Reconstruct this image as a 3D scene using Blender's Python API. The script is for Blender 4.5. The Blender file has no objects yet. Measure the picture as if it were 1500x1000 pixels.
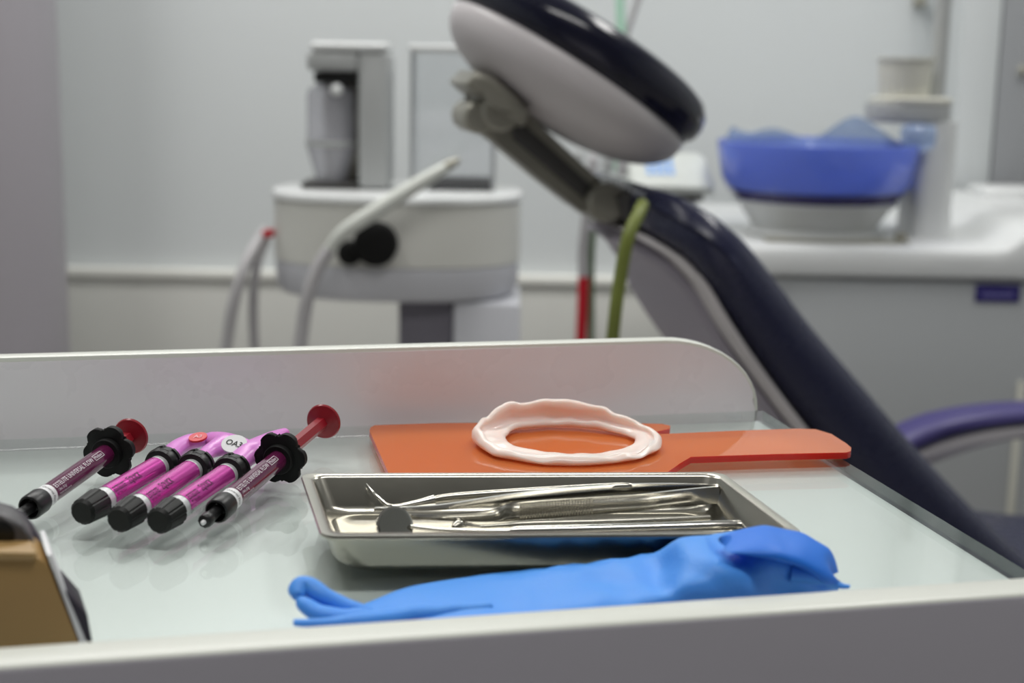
import bpy, bmesh, math, random
from mathutils import Vector, Matrix, noise
random.seed(7)
PI = math.pi
scn = bpy.context.scene
COL = scn.collection

# ------------------------------------------------------------------ camera
F, YH, ROLL = 2120.0, 90.0, 0.018          # focal length in px, horizon row, roll
Z0 = 0.80                                  # glass top of the cart
CAM = Vector((0, 0, Z0 + 0.174))
_p = math.atan2(500 - YH, F)
_f = Vector((0, math.cos(_p), -math.sin(_p)))
_r0 = Vector((1, 0, 0)); _u0 = _r0.cross(_f)
CR = _r0 * math.cos(ROLL) + _u0 * math.sin(ROLL)
CU = -_r0 * math.sin(ROLL) + _u0 * math.cos(ROLL)
cam = bpy.data.cameras.new('camera')
cam.sensor_width = 22.3; cam.lens = F / 1500 * 22.3
cam.clip_start = 0.01; cam.clip_end = 30
cam.dof.use_dof = True; cam.dof.focus_distance = 0.60; cam.dof.aperture_fstop = 5.8
camo = bpy.data.objects.new('camera', cam); COL.objects.link(camo)
camo.matrix_world = Matrix(((CR.x, CU.x, -_f.x, CAM.x), (CR.y, CU.y, -_f.y, CAM.y), (CR.z, CU.z, -_f.z, CAM.z), (0, 0, 0, 1)))
scn.camera = camo

def ray(x, y): return _f + CR * ((x - 750) / F) - CU * ((y - 500) / F)
def onz(x, y, z=0.0):                      # point of the plane z above the glass top
    d = ray(x, y); t = (Z0 + z - CAM.z) / d.z
    return CAM + d * t
def aty(x, y, Y):                          # point of the plane at depth Y
    d = ray(x, y); return CAM + d * (Y / d.y)
def onplane(x, y, p0, n):
    d = ray(x, y); return CAM + d * ((p0 - CAM).dot(n) / d.dot(n))

# ------------------------------------------------------------------ materials
def lin(c):
    c = c / 255.0
    return c / 12.92 if c <= 0.04045 else ((c + 0.055) / 1.055) ** 2.4
def rgb(r, g, b): return (lin(r), lin(g), lin(b), 1)
def mat(name, col, rough=0.5, metal=0.0, spec=0.5, trans=0.0, sss=0.0, sssr=(1, .6, .5), coat=0.0, ior=1.45,
        noise_amt=0.0, noise_scale=30.0, bump=0.0, bump_scale=200.0, sheen=0.0, emit=None, alpha=1.0):
    m = bpy.data.materials.new(name); m.use_nodes = True
    nt = m.node_tree; b = nt.nodes['Principled BSDF']
    b.inputs['Base Color'].default_value = col
    b.inputs['Roughness'].default_value = rough
    b.inputs['Metallic'].default_value = metal
    b.inputs['Specular IOR Level'].default_value = spec
    b.inputs['Transmission Weight'].default_value = trans
    b.inputs['IOR'].default_value = ior
    b.inputs['Coat Weight'].default_value = coat
    b.inputs['Coat Roughness'].default_value = 0.06
    b.inputs['Alpha'].default_value = alpha
    if sss:
        b.inputs['Subsurface Weight'].default_value = sss
        b.inputs['Subsurface Radius'].default_value = sssr
        b.inputs['Subsurface Scale'].default_value = 0.004
    if emit:
        b.inputs['Emission Color'].default_value = emit[0]; b.inputs['Emission Strength'].default_value = emit[1]
    tc = None
    if noise_amt or bump:
        tc = nt.nodes.new('ShaderNodeTexCoord')
    if noise_amt:
        n = nt.nodes.new('ShaderNodeTexNoise'); n.inputs['Scale'].default_value = noise_scale; n.inputs['Detail'].default_value = 4
        nt.links.new(tc.outputs['Object'], n.inputs['Vector'])
        r = nt.nodes.new('ShaderNodeMapRange')
        r.inputs['To Min'].default_value = max(0.02, rough - noise_amt); r.inputs['To Max'].default_value = rough + noise_amt
        nt.links.new(n.outputs['Fac'], r.inputs['Value']); nt.links.new(r.outputs['Result'], b.inputs['Roughness'])
    if bump:
        n = nt.nodes.new('ShaderNodeTexNoise'); n.inputs['Scale'].default_value = bump_scale; n.inputs['Detail'].default_value = 3
        nt.links.new(tc.outputs['Object'], n.inputs['Vector'])
        bp = nt.nodes.new('ShaderNodeBump'); bp.inputs['Strength'].default_value = bump; bp.inputs['Distance'].default_value = 0.001
        nt.links.new(n.outputs['Fac'], bp.inputs['Height']); nt.links.new(bp.outputs['Normal'], b.inputs['Normal'])
    return m

def clear_mat(name, tint, refl=1.0, rough=0.0, diffuse=0.0, dcol=None, ior=1.5, translucent=0.0):
    """clear sheet: tinted see-through, fresnel gloss, and a share of body colour"""
    m = bpy.data.materials.new(name); m.use_nodes = True
    nt = m.node_tree; nt.nodes.clear(); N = nt.nodes.new; L = nt.links.new
    out = N('ShaderNodeOutputMaterial')
    tr = N('ShaderNodeBsdfTransparent'); tr.inputs['Color'].default_value = tint
    cur = tr
    if diffuse or translucent:
        d = N('ShaderNodeBsdfDiffuse'); d.inputs['Color'].default_value = dcol or tint
        t = N('ShaderNodeBsdfTranslucent'); t.inputs['Color'].default_value = dcol or tint
        tot = diffuse + translucent
        dm = N('ShaderNodeMixShader'); dm.inputs['Fac'].default_value = translucent / tot
        L(d.outputs[0], dm.inputs[1]); L(t.outputs[0], dm.inputs[2])
        mx = N('ShaderNodeMixShader'); mx.inputs['Fac'].default_value = tot
        L(tr.outputs[0], mx.inputs[1]); L(dm.outputs[0], mx.inputs[2]); cur = mx
    g = N('ShaderNodeBsdfGlossy'); g.inputs['Roughness'].default_value = rough
    fr = N('ShaderNodeFresnel'); geo = N('ShaderNodeNewGeometry')     # the back of the sheet reflects as its front does
    mr = N('ShaderNodeMapRange'); mr.inputs['To Min'].default_value = ior; mr.inputs['To Max'].default_value = 1 / ior
    L(geo.outputs['Backfacing'], mr.inputs['Value']); L(mr.outputs['Result'], fr.inputs['IOR'])
    mul = N('ShaderNodeMath'); mul.operation = 'MULTIPLY'; mul.inputs[1].default_value = refl
    L(fr.outputs[0], mul.inputs[0])
    mx2 = N('ShaderNodeMixShader'); L(mul.outputs[0], mx2.inputs['Fac'])
    L(cur.outputs[0], mx2.inputs[1]); L(g.outputs[0], mx2.inputs[2])
    L(mx2.outputs[0], out.inputs['Surface'])
    return m

M = {}
M['wall'] = mat('wall_paint', rgb(209, 213, 214), 0.6, bump=0.05, bump_scale=80)
M['wall_low'] = mat('wainscot_paint', rgb(205, 205, 200), 0.45, bump=0.05, bump_scale=80)
M['column'] = mat('column_paint', rgb(158, 154, 160), 0.45, bump=0.05, bump_scale=60)
M['trim'] = mat('trim_white', rgb(232, 232, 226), 0.4)
M['wall_dark'] = mat('wall_darkened', rgb(140, 140, 140), 0.6)  # unseen front wall, darkened to deepen steel reflections and dim faces turned to it
M['floor'] = mat('floor_vinyl', rgb(150, 148, 144), 0.35, noise_amt=0.1, noise_scale=6)
M['ceiling'] = mat('ceiling_paint', rgb(235, 235, 235), 0.8)
M['cabinet_grey'] = mat('cabinet_grey', rgb(152, 154, 157), 0.45)
M['laminate'] = mat('white_laminate', rgb(238, 233, 238), 0.28, noise_amt=0.06, noise_scale=40)
M['board'] = mat('white_board', rgb(226, 229, 228), 0.35, noise_amt=0.05, noise_scale=20, bump=0.04, bump_scale=300)
M['edge'] = mat('white_edging', rgb(219, 221, 213), 0.3)
M['front'] = mat('front_face_laminate', rgb(200, 196, 206), 0.5)
M['glass'] = clear_mat('clear_glass', (0.97, 0.99, 0.98, 1), refl=0.85)
M['glass_edge'] = clear_mat('glass_edge', (0.45, 0.56, 0.53, 1), refl=1.0, rough=0.15, diffuse=0.25, dcol=rgb(120, 140, 135))
M['acrylic'] = clear_mat('clear_acrylic', (0.975, 0.98, 0.985, 1), refl=0.8, diffuse=0.03, dcol=rgb(220, 225, 230))
M['bottle'] = clear_mat('clear_plastic', (0.86, 0.86, 0.88, 1), refl=1.0, rough=0.03, diffuse=0.38, dcol=rgb(205, 205, 212))
M['film'] = clear_mat('blue_film', (0.86, 0.91, 0.97, 1), refl=0.6, rough=0.1, diffuse=0.2, dcol=rgb(190, 208, 236), translucent=0.2)
M['bowl'] = clear_mat('blue_bowl_glass', (0.62, 0.70, 0.96, 1), refl=1.0, rough=0.05, diffuse=0.30, dcol=rgb(146, 168, 243), translucent=0.40)
M['bowl_base'] = clear_mat('deep_blue_glass', (0.02, 0.01, 0.25, 1), refl=1.0, rough=0.05, diffuse=0.4, dcol=rgb(35, 12, 140))
M['orange'] = clear_mat('orange_acrylic', (0.985, 0.64, 0.38, 1), refl=1.0, rough=0.02, diffuse=0.46, dcol=rgb(250, 146, 80), translucent=0.1)
M['orange_edge'] = mat('red_orange_edge', rgb(205, 36, 22), 0.2, sss=0.4)
M['silicone'] = mat('milky_silicone', rgb(247, 226, 218), 0.32, trans=0.0, sss=0.9, sssr=(1.0, 0.75, 0.65), coat=0.15)
M['steel'] = mat('stainless_steel', rgb(180, 177, 167), 0.24, metal=1.0, noise_amt=0.05, noise_scale=60)
M['steel_bright'] = mat('polished_steel', rgb(214, 212, 206), 0.13, metal=1.0)
M['mirror'] = mat('mirror_glass', rgb(200, 198, 190), 0.03, metal=1.0)
M['black'] = mat('black_plastic', rgb(22, 22, 23), 0.38, noise_amt=0.05)
M['black_matte'] = mat('black_matte_plastic', rgb(13, 13, 13), 0.6, spec=0.3)
M['black_cap'] = mat('black_cap_plastic', rgb(26, 27, 26), 0.5, spec=0.35)
M['dark_grey'] = mat('dark_grey_plastic', rgb(66, 65, 64), 0.4)
M['charcoal'] = mat('charcoal_metal', rgb(140, 138, 128), 0.35, metal=0.3)
M['mech'] = mat('grey_cast_metal', rgb(168, 166, 155), 0.38, metal=0.35)
M['maroon'] = mat('maroon_translucent_barrel', rgb(92, 26, 66), 0.14, coat=0.6)
M['maroon_red'] = mat('crimson_plastic', rgb(140, 22, 36), 0.3, sss=0.15)
M['pink_foil'] = mat('pink_foil_label', rgb(208, 66, 170), 0.24, metal=0.55, coat=0.4)
M['pink'] = mat('orchid_plastic', rgb(219, 134, 214), 0.3, sss=0.2)
M['silver'] = mat('silver_foil', rgb(214, 216, 217), 0.35, metal=0.25)
M['label_white'] = mat('white_label', rgb(232, 232, 234), 0.45)
M['ink_white'] = mat('white_ink', rgb(222, 214, 222), 0.5)
M['ink_dark'] = mat('dark_ink', rgb(48, 6, 44), 0.5)
M['ink_black'] = mat('black_ink', rgb(30, 32, 32), 0.5)
M['ink_red'] = mat('red_sticker', rgb(214, 40, 52), 0.4)
M['ink_pink'] = mat('pale_pink_ink', rgb(240, 170, 180), 0.5)
M['glove'] = mat('blue_nitrile', rgb(76, 152, 240), 0.5, sss=0.25, sssr=(.3, .6, 1), bump=0.15, bump_scale=900)
M['glove_deep'] = mat('blue_nitrile_doubled', rgb(30, 118, 226), 0.5, sss=0.2, sssr=(.3, .6, 1), bump=0.15, bump_scale=900)
M['navy'] = mat('navy_vinyl', rgb(36, 38, 64), 0.27, noise_amt=0.05, noise_scale=30, bump=0.08, bump_scale=400)
M['navy_gloss'] = mat('navy_gloss_vinyl', rgb(20, 21, 40), 0.16, noise_amt=0.03, noise_scale=30)
M['violet'] = mat('violet_vinyl', rgb(66, 60, 112), 0.4, bump=0.08, bump_scale=400)
M['shell'] = mat('grey_shell_plastic', rgb(210, 205, 207), 0.35)
M['shell_dim'] = mat('grey_shell_shaded', rgb(160, 154, 166), 0.45)  # darker violet copy of the shell grey, shade put into the colour
M['unit_white'] = mat('unit_gloss_white', rgb(212, 214, 214), 0.22)
M['console_white'] = mat('console_white_plastic', rgb(190, 194, 190), 0.4)
M['unit_body'] = mat('unit_grey_white', rgb(180, 183, 185), 0.35)
M['ivory'] = mat('ivory_plastic', rgb(216, 215, 204), 0.35)
M['column_grey'] = mat('violet_grey_plastic', rgb(118, 115, 125), 0.45)
M['pen_white'] = mat('pen_white_plastic', rgb(216, 219, 213), 0.35)
M['cart_white'] = mat('cart_white_plastic', rgb(214, 214, 208), 0.35)
M['cart_low'] = mat('cart_lower_plastic', rgb(205, 206, 212), 0.4)
M['device_grey'] = mat('satin_grey_plastic', rgb(170, 172, 172), 0.4)
M['hose_grey'] = mat('grey_hose', rgb(176, 174, 176), 0.45)
M['hose_red'] = mat('red_hose', rgb(190, 16, 36), 0.4)
M['hose_olive'] = mat('olive_hose', rgb(116, 126, 56), 0.45)
M['hose_mint'] = mat('mint_hose', rgb(184, 224, 202), 0.4)
M['hose_green'] = mat('dark_green_hose', rgb(92, 112, 84), 0.45)
M['plaque'] = mat('navy_plaque', rgb(52, 44, 118), 0.35)
M['plaque_ink'] = mat('pale_plaque_ink', rgb(132, 128, 190), 0.45)
M['key_blue'] = mat('blue_keys', rgb(120, 165, 226), 0.4)
M['tan'] = mat('tan_card', rgb(166, 134, 84), 0.45, noise_amt=0.08, noise_scale=20)
M['tan_light'] = mat('tan_card_edge', rgb(176, 146, 98), 0.5)
M['case_black'] = mat('case_black', rgb(44, 40, 52), 0.4)
M['case_grey'] = mat('case_grey', rgb(84, 82, 84), 0.4)

# ------------------------------------------------------------------ mesh helpers
def finish(bm, angle=35):
    bmesh.ops.recalc_face_normals(bm, faces=bm.faces)
    lim = math.radians(angle)
    for f in bm.faces: f.smooth = True
    for e in bm.edges:
        if len(e.link_faces) == 2:
            e.smooth = e.calc_face_angle(0) < lim
def obj(name, bm, m, parent=None, angle=35, loc=None):
    """bm is in world coordinates; parent's (or loc's) translation is taken out"""
    finish(bm, angle)
    off = Vector((0, 0, 0))
    if parent is not None:
        q = parent
        while q is not None: off += q.location; q = q.parent
    elif loc is not None: off = Vector(loc)
    else:
        zs = min(v.co.z for v in bm.verts)
        c = sum((v.co for v in bm.verts), Vector()) / len(bm.verts)
        off = Vector((c.x, c.y, zs))
    bmesh.ops.translate(bm, verts=bm.verts, vec=-off)
    me = bpy.data.meshes.new(name); bm.to_mesh(me); bm.free()
    ms = m if isinstance(m, (list, tuple)) else [m]
    for k in ms: me.materials.append(k)
    o = bpy.data.objects.new(name, me); COL.objects.link(o)
    if parent is not None: o.parent = parent
    else: o.location = off
    return o
def tag(o, label, cat, group=None):
    o['label'] = label; o['category'] = cat
    if group: o['group'] = group
    return o
def thing(name, loc, label, cat, group=None):
    o = bpy.data.objects.new(name, None); COL.objects.link(o); o.location = loc
    o.empty_display_size = 0.02
    return tag(o, label, cat, group)
def struct(name, bm, m):
    o = obj(name, bm, m); o['kind'] = 'structure'; return o

def frame(A, B, up=Vector((0, 0, 1))):
    """z axis from A to B, y axis as near to up as can be; returns 4x4 at A"""
    z = (Vector(B) - Vector(A)).normalized()
    y = (up - z * up.dot(z)).normalized()
    x = y.cross(z)
    return Matrix(((x.x, y.x, z.x, A[0]), (x.y, y.y, z.y, A[1]), (x.z, y.z, z.z, A[2]), (0, 0, 0, 1)))
I4 = Matrix.Identity(4)
def box(bm, x0, x1, y0, y1, z0, z1, T=I4, bev=0.0, seg=2):
    vs = [bm.verts.new(T @ Vector(c)) for c in ((x0, y0, z0), (x1, y0, z0), (x1, y1, z0), (x0, y1, z0), (x0, y0, z1), (x1, y0, z1), (x1, y1, z1), (x0, y1, z1))]
    fs = [bm.faces.new([vs[i] for i in q]) for q in ((3, 2, 1, 0), (4, 5, 6, 7), (0, 1, 5, 4), (1, 2, 6, 5), (2, 3, 7, 6), (3, 0, 4, 7))]
    if bev:
        es = list({e for f in fs for e in f.edges})
        bmesh.ops.bevel(bm, geom=es, offset=bev, segments=seg, profile=0.5, affect='EDGES', clamp_overlap=True)
def loft(bm, rings, closed=True, caps=True, mi=0):
    rv = [[bm.verts.new(p) for p in r] for r in rings]
    n = len(rings[0])
    for a, b in zip(rv, rv[1:]):
        for i in range(n if closed else n - 1):
            j = (i + 1) % n
            bm.faces.new((a[i], a[j], b[j], b[i])).material_index = mi
    if caps and closed:
        bm.faces.new(list(reversed(rv[0]))).material_index = mi
        bm.faces.new(rv[-1]).material_index = mi
    return rv
def lathe(bm, prof, T=I4, n=32, caps=True, closed_profile=False):
    """profile of (r, z) about the local z axis"""
    rings = [[T @ Vector((r * math.cos(2 * PI * k / n), r * math.sin(2 * PI * k / n), z)) for k in range(n)] for r, z in prof]
    if closed_profile: rings.append(rings[0]); 
    rv = []
    for q in (rings[:-1] if closed_profile else rings): rv.append([bm.verts.new(p) for p in q])
    if closed_profile: rv.append(rv[0])
    for a, b in zip(rv, rv[1:]):
        for i in range(n):
            j = (i + 1) % n
            bm.faces.new((a[i], a[j], b[j], b[i]))
    if caps and not closed_profile:
        bm.faces.new(list(reversed(rv[0]))); bm.faces.new(rv[-1])
def cr(pts, k=6):
    """Catmull-Rom through points (tuples or Vectors of any width)"""
    P = [tuple(p) for p in pts]; out = []
    for i in range(len(P) - 1):
        p0, p1, p2, p3 = P[max(i - 1, 0)], P[i], P[i + 1], P[min(i + 2, len(P) - 1)]
        for s in range(k):
            t = s / k
            out.append(tuple(0.5 * (2 * b + (c - a) * t + (2 * a - 5 * b + 4 * c - d) * t * t + (3 * b - a - 3 * c + d) * t ** 3) for a, b, c, d in zip(p0, p1, p2, p3)))
    out.append(P[-1]); return out
def tube(bm, pts, r, n=12, k=6, flat=None, up=Vector((0, 0, 1)), caps=True):
    """swept tube; r a number or one per point; flat = (a, b) scales of the section"""
    rr = r if isinstance(r, (list, tuple)) else [r] * len(pts)
    S = cr([tuple(p) + (q,) for p, q in zip(pts, rr)], k) if k > 1 else [tuple(p) + (q,) for p, q in zip(pts, rr)]
    rings = []; prev = None
    fa, fb = flat or (1, 1)
    for i, s in enumerate(S):
        p = Vector(s[:3]); a = Vector(S[max(i - 1, 0)][:3]); b = Vector(S[min(i + 1, len(S) - 1)][:3])
        t = (b - a).normalized()
        x = prev if prev is not None else (up if abs(up.dot(t)) < 0.95 else Vector((1, 0, 0)))
        x = (x - t * x.dot(t)).normalized(); prev = x; y = t.cross(x)
        rings.append([p + (x * (math.cos(2 * PI * k2 / n) * fa) + y * (math.sin(2 * PI * k2 / n) * fb)) * s[3] for k2 in range(n)])
    loft(bm, rings, caps=caps)
def prism(bm, outline, T, depth, bev=0.0, seg=2):
    """outline (x, y) in T's xy plane pushed along T's z by depth"""
    a = [bm.verts.new(T @ Vector((x, y, 0))) for x, y in outline]
    b = [bm.verts.new(T @ Vector((x, y, depth))) for x, y in outline]
    n = len(a); f1 = bm.faces.new(list(reversed(a))); f2 = bm.faces.new(b)
    for i in range(n): bm.faces.new((a[i], a[(i + 1) % n], b[(i + 1) % n], b[i]))
    if bev:
        es = list(set(f1.edges) | set(f2.edges))
        bmesh.ops.bevel(bm, geom=es, offset=bev, segments=seg, profile=0.5, affect='EDGES', clamp_overlap=True)
def rrect(w, d, r, n=6):
    out = []
    for cx, cy, a0 in ((w / 2 - r, d / 2 - r, 0), (-w / 2 + r, d / 2 - r, 90), (-w / 2 + r, -d / 2 + r, 180), (w / 2 - r, -d / 2 + r, 270)):
        for k in range(n + 1):
            a = math.radians(a0 + 90 * k / n); out.append((cx + r * math.cos(a), cy + r * math.sin(a)))
    return out
def text_bm(s, size, sx=1.0, bold=0.0):
    """flat lettering as a mesh in the xy plane, origin at its left baseline"""
    cu = bpy.data.curves.new('t', 'FONT'); cu.body = s; cu.size = size; cu.offset = bold; cu.resolution_u = 2
    o = bpy.data.objects.new('t', cu); COL.objects.link(o)
    dg = bpy.context.evaluated_depsgraph_get(); dg.update()
    me = bpy.data.meshes.new_from_object(o.evaluated_get(dg))
    bm = bmesh.new(); bm.from_mesh(me)
    bpy.data.objects.remove(o); bpy.data.curves.remove(cu); bpy.data.meshes.remove(me)
    for v in bm.verts: v.co.x *= sx
    return bm
def join(bm, other):
    me = bpy.data.meshes.new('tmp'); other.to_mesh(me); other.free(); bm.from_mesh(me); bpy.data.meshes.remove(me)
def wrap_text(bm, s, size, T, r, z0, ang, sx=1.0, bold=0.0, around=False):
    """lettering laid on a cylinder about T's z axis: runs along +z from z0 (or round it), its middle line at ang"""
    t = text_bm(s, size, sx, bold)
    lo = min(v.co.y for v in t.verts); hi = max(v.co.y for v in t.verts)
    l, h = min(v.co.x for v in t.verts), max(v.co.x for v in t.verts)
    cuts = [lo + (hi - lo) * k / 5 for k in range(1, 5)] if not around else []
    for c in cuts:
        bmesh.ops.bisect_plane(t, geom=list(t.verts) + list(t.edges) + list(t.faces), plane_co=(0, c, 0), plane_no=(0, 1, 0))
    for v in t.verts:
        if around: a = ang + (v.co.x - (l + h) / 2) / r; z = z0 + v.co.y
        else: a = ang - (v.co.y - (lo + hi) / 2) / r; z = z0 + v.co.x
        v.co = T @ Vector((r * math.cos(a), r * math.sin(a), z))
    join(bm, t)
    return h - l

# ------------------------------------------------------------------ room
W, YB, H = 2.3, 3.1, 2.6
YF = -1.6
bm = bmesh.new(); box(bm, -W, W, YF, YB + .1, -0.05, 0); struct('floor', bm, M['floor'])
bm = bmesh.new(); box(bm, -W, W, YF, YB + .1, H, H + .05); struct('ceiling', bm, M['ceiling'])
bm = bmesh.new(); box(bm, -W, W, YB, YB + .1, 0, H); struct('wall_back', bm, M['wall'])
bm = bmesh.new(); box(bm, -W - .1, -W, YF, YB + .1, 0, H); struct('wall_left', bm, M['wall'])
bm = bmesh.new(); box(bm, W, W + .1, YF, YB + .1, 0, H); struct('wall_right', bm, M['wall'])
bm = bmesh.new(); box(bm, -W, W, YF - .1, YF, 0, H); struct('wall_front', bm, M['wall_dark'])
zw = aty(200, 405, YB).z
bm = bmesh.new(); box(bm, -W, W, YB - .02, YB, 0, zw, bev=.002); o = struct('trim_1', bm, M['wall_low'])
bm = bmesh.new(); box(bm, -W, W, YB - .03, YB, zw, zw + .022, bev=.006); struct('trim_2', bm, M['trim'])
# rounded column at the left
xc = aty(80, 250, 2.55).x
bm = bmesh.new(); cR = .15
lathe(bm, [(cR, 0), (cR, H)], Matrix.Translation((xc - cR * 1.05, 2.60, 0)), 64)
struct('column_left', bm, M['column'])
# ------------------------------------------------------------------ instrument cart
A13 = math.radians(13.0)
Cc = onz(1117, 601, 0)
def TC(u, v, z=0.0):                       # cart frame: u to the right along the back rail, v away from the viewer
    return Vector((Cc.x + u * math.cos(A13) - v * math.sin(A13), Cc.y + u * math.sin(A13) + v * math.cos(A13), Z0 + z))
MC = Matrix.Translation((Cc.x, Cc.y, Z0)) @ Matrix.Rotation(A13, 4, 'Z')
UL, VF = -0.60, -0.284
cart = thing('instrument_cart', (TC(-.3, -.14).x, TC(-.3, -.14).y, 0), 'white wooden instrument cart with raised front and back rails, nearest the viewer', 'cart')
bm = bmesh.new(); box(bm, UL, -.0015, VF, 0, -.025, -.0054, MC, .001); obj('worktop', bm, M['board'], cart)
bm = bmesh.new(); RH, RX, RZ = .0365, .050, .0365
out = [(UL, -.03)] + [(-.004, -.03), (-.004, 0.0)] + [(-.004 - RX + RX * math.cos(t * PI / 24), RZ * math.sin(t * PI / 24) + RH - RZ) for t in range(1, 13)] + [(UL, RH)]
Tb = MC @ Matrix(((1, 0, 0, 0), (0, 0, 1, .0), (0, 1, 0, 0), (0, 0, 0, 1)))
prism(bm, out, Tb, .009, .0012, 2)
for f in bm.faces: f.material_index = 0
obj('back_rail', bm, [M['laminate']], cart, 40)
# light edging round the rim of the back rail
bm = bmesh.new()
path = [(UL, RH)] + [(-.004 - RX + RX * math.cos(t * PI / 24), RZ * math.sin(t * PI / 24)) for t in range(12, -1, -1)]
rings = []
for i, (u, z) in enumerate(path):
    a = Vector(path[max(i - 1, 0)]); b = Vector(path[min(i + 1, len(path) - 1)]); t = (b - a).normalized(); nrm = Vector((-t.y, t.x))
    q = []
    for (s, w) in ((-.0004, .0), (.0014, .0004), (.002, .002), (.002, .007), (.0014, .0086), (-.0004, .009)):
        q.append(MC @ Vector((u + nrm.x * s, w, z + nrm.y * s)))
    rings.append(q)
loft(bm, rings); obj('edging', bm, M['edge'], cart)
LZ = 0.015
bm = bmesh.new(); box(bm, UL, .02, VF - .0145, VF, -.20, LZ, MC, .002, 3)
for f in bm.faces:
    n = f.normal; 
bm.faces.ensure_lookup_table(); bm.normal_update()
for f in bm.faces: f.material_index = 1 if f.normal.z > 0.5 else 0
obj('front_rail', bm, [M['front'], M['edge']], cart)
bm = bmesh.new(); box(bm, UL + .01, -.02, VF + .004, -.005, -.68, -.026, MC, .003); obj('cabinet_body', bm, M['laminate'], cart)
for k in range(2):
    bm = bmesh.new(); box(bm, UL + .012, -.022, VF - .012, VF + .004, -.43 - .235 * k, -.205 - .235 * k, MC, .003)
    d = obj('drawer', bm, M['front'], cart)
    bm = bmesh.new(); tube(bm, [MC @ Vector((-.36, VF - .012, -.30 - .235 * k)), MC @ Vector((-.36, VF - .035, -.30 - .235 * k)), MC @ Vector((-.24, VF - .035, -.30 - .235 * k)), MC @ Vector((-.24, VF - .012, -.30 - .235 * k))], .004, 8, 1)
    obj('handle', bm, M['steel'], d)
for u in (UL + .05, -.06):
    for v in (VF + .04, -.04):
        bm = bmesh.new(); p = MC @ Vector((u, v, 0))
        lathe(bm, [(.012, -.012), (.035, -.010), (.04, 0), (.035, .010), (.012, .012)], Matrix.Translation((p.x, p.y, .0402)) @ Matrix.Rotation(PI / 2, 4, 'Y'), 20)
        box(bm, p.x - .02, p.x + .02, p.y - .02, p.y + .02, .06, .125, bev=.003)
        obj('caster', bm, M['dark_grey'], cart)
# glass sheet lying on the worktop
bm = bmesh.new(); box(bm, UL + .002, 0, VF + .001, -.0002, -.005, 0, MC, .0003, 1); bm.normal_update()
for f in bm.faces: f.material_index = 1 if abs(f.normal.z) < .8 and (MC.to_3x3().inverted() @ f.normal).y < .5 else 0
tag(obj('glass_sheet', bm, [M['glass'], M['glass_edge']]), 'clear glass sheet with greenish edge covering the cart top', 'glass sheet')
bm = bmesh.new(); p = onz(1075, 612)
lathe(bm, [(.0035, -.0), (.0042, .0006), (.0036, .0016), (.002, .0022), (.0004, .0024)], Matrix.Translation(p), 20)
tag(obj('bumper_pad', bm, M['acrylic']), 'tiny clear round bumper pad on the glass by the end of the back rail', 'bumper pad')

# ------------------------------------------------------------------ orange light shield
def onzl(pts, z): return [onz(x, y, z) for x, y in pts]
ol = [(541, 631), (543, 626), (549, 623), (640, 620), (760, 619), (880, 619), (970, 621), (982, 624), (981, 628), (960, 633), (968, 636), (1080, 631), (1170, 628), (1195, 629), (1218, 636), (1240, 650), (1247, 656), (1246, 661), (1240, 663), (1130, 665.5), (1012, 669.5), (996, 679), (962, 703), (940, 712), (600, 714), (582, 712), (574, 704)]
pp = onzl(ol, .0032)
bm = bmesh.new()
a = [bm.verts.new((p.x, p.y, Z0 + .0004)) for p in pp]; b = [bm.verts.new((p.x, p.y, Z0 + .0034)) for p in pp]
bm.faces.new(list(reversed(a))); bm.faces.new(b)
for i in range(len(a)):
    f = bm.faces.new((a[i], a[(i + 1) % len(a)], b[(i + 1) % len(a)], b[i])); f.material_index = 1
tag(obj('light_shield', bm, [M['orange'], M['orange_edge']], angle=60), 'orange see-through paddle shield lying on the glass, handle overhanging the edge', 'light shield')

# ------------------------------------------------------------------ lip retractor ring
N = 72
c_l, c_r, c_b, c_f = onz(692, 642, .008), onz(968, 642, .008), onz(829, 612, .008), onz(829, 682, .004)
cx = (c_l + c_r) / 2; ra = (c_r.x - c_l.x) / 2; cy = (c_b.y + c_f.y) / 2; rb = (c_b.y - c_f.y) / 2
bm = bmesh.new(); rings = []
def interp(tab, t):
    t %= 360
    for (a0, v0), (a1, v1) in zip(tab, tab[1:] + [(tab[0][0] + 360, tab[0][1])]):
        if a0 <= t < a1 or (a0 <= t + 360 < a1):
            s = ((t if t >= a0 else t + 360) - a0) / (a1 - a0); s = s * s * (3 - 2 * s); return v0 + (v1 - v0) * s
    return tab[0][1]
hi_t = [(0, .0085), (30, .0100), (52, .0125), (62, .0155), (90, .0165), (105, .0170), (118, .0160), (128, .0180), (140, .0165), (152, .0125), (180, .0110), (215, .0085), (270, .0072), (310, .0072), (340, .0078)]
lo_t = [(0, .0042), (90, .0048), (180, .0045), (225, .0040), (270, .0036), (320, .0040)]
in_t = [(0, .0115), (45, .008), (90, .0055), (125, .0075), (158, .0135), (185, .0145), (220, .0115), (270, .0105), (320, .0105)]
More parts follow.
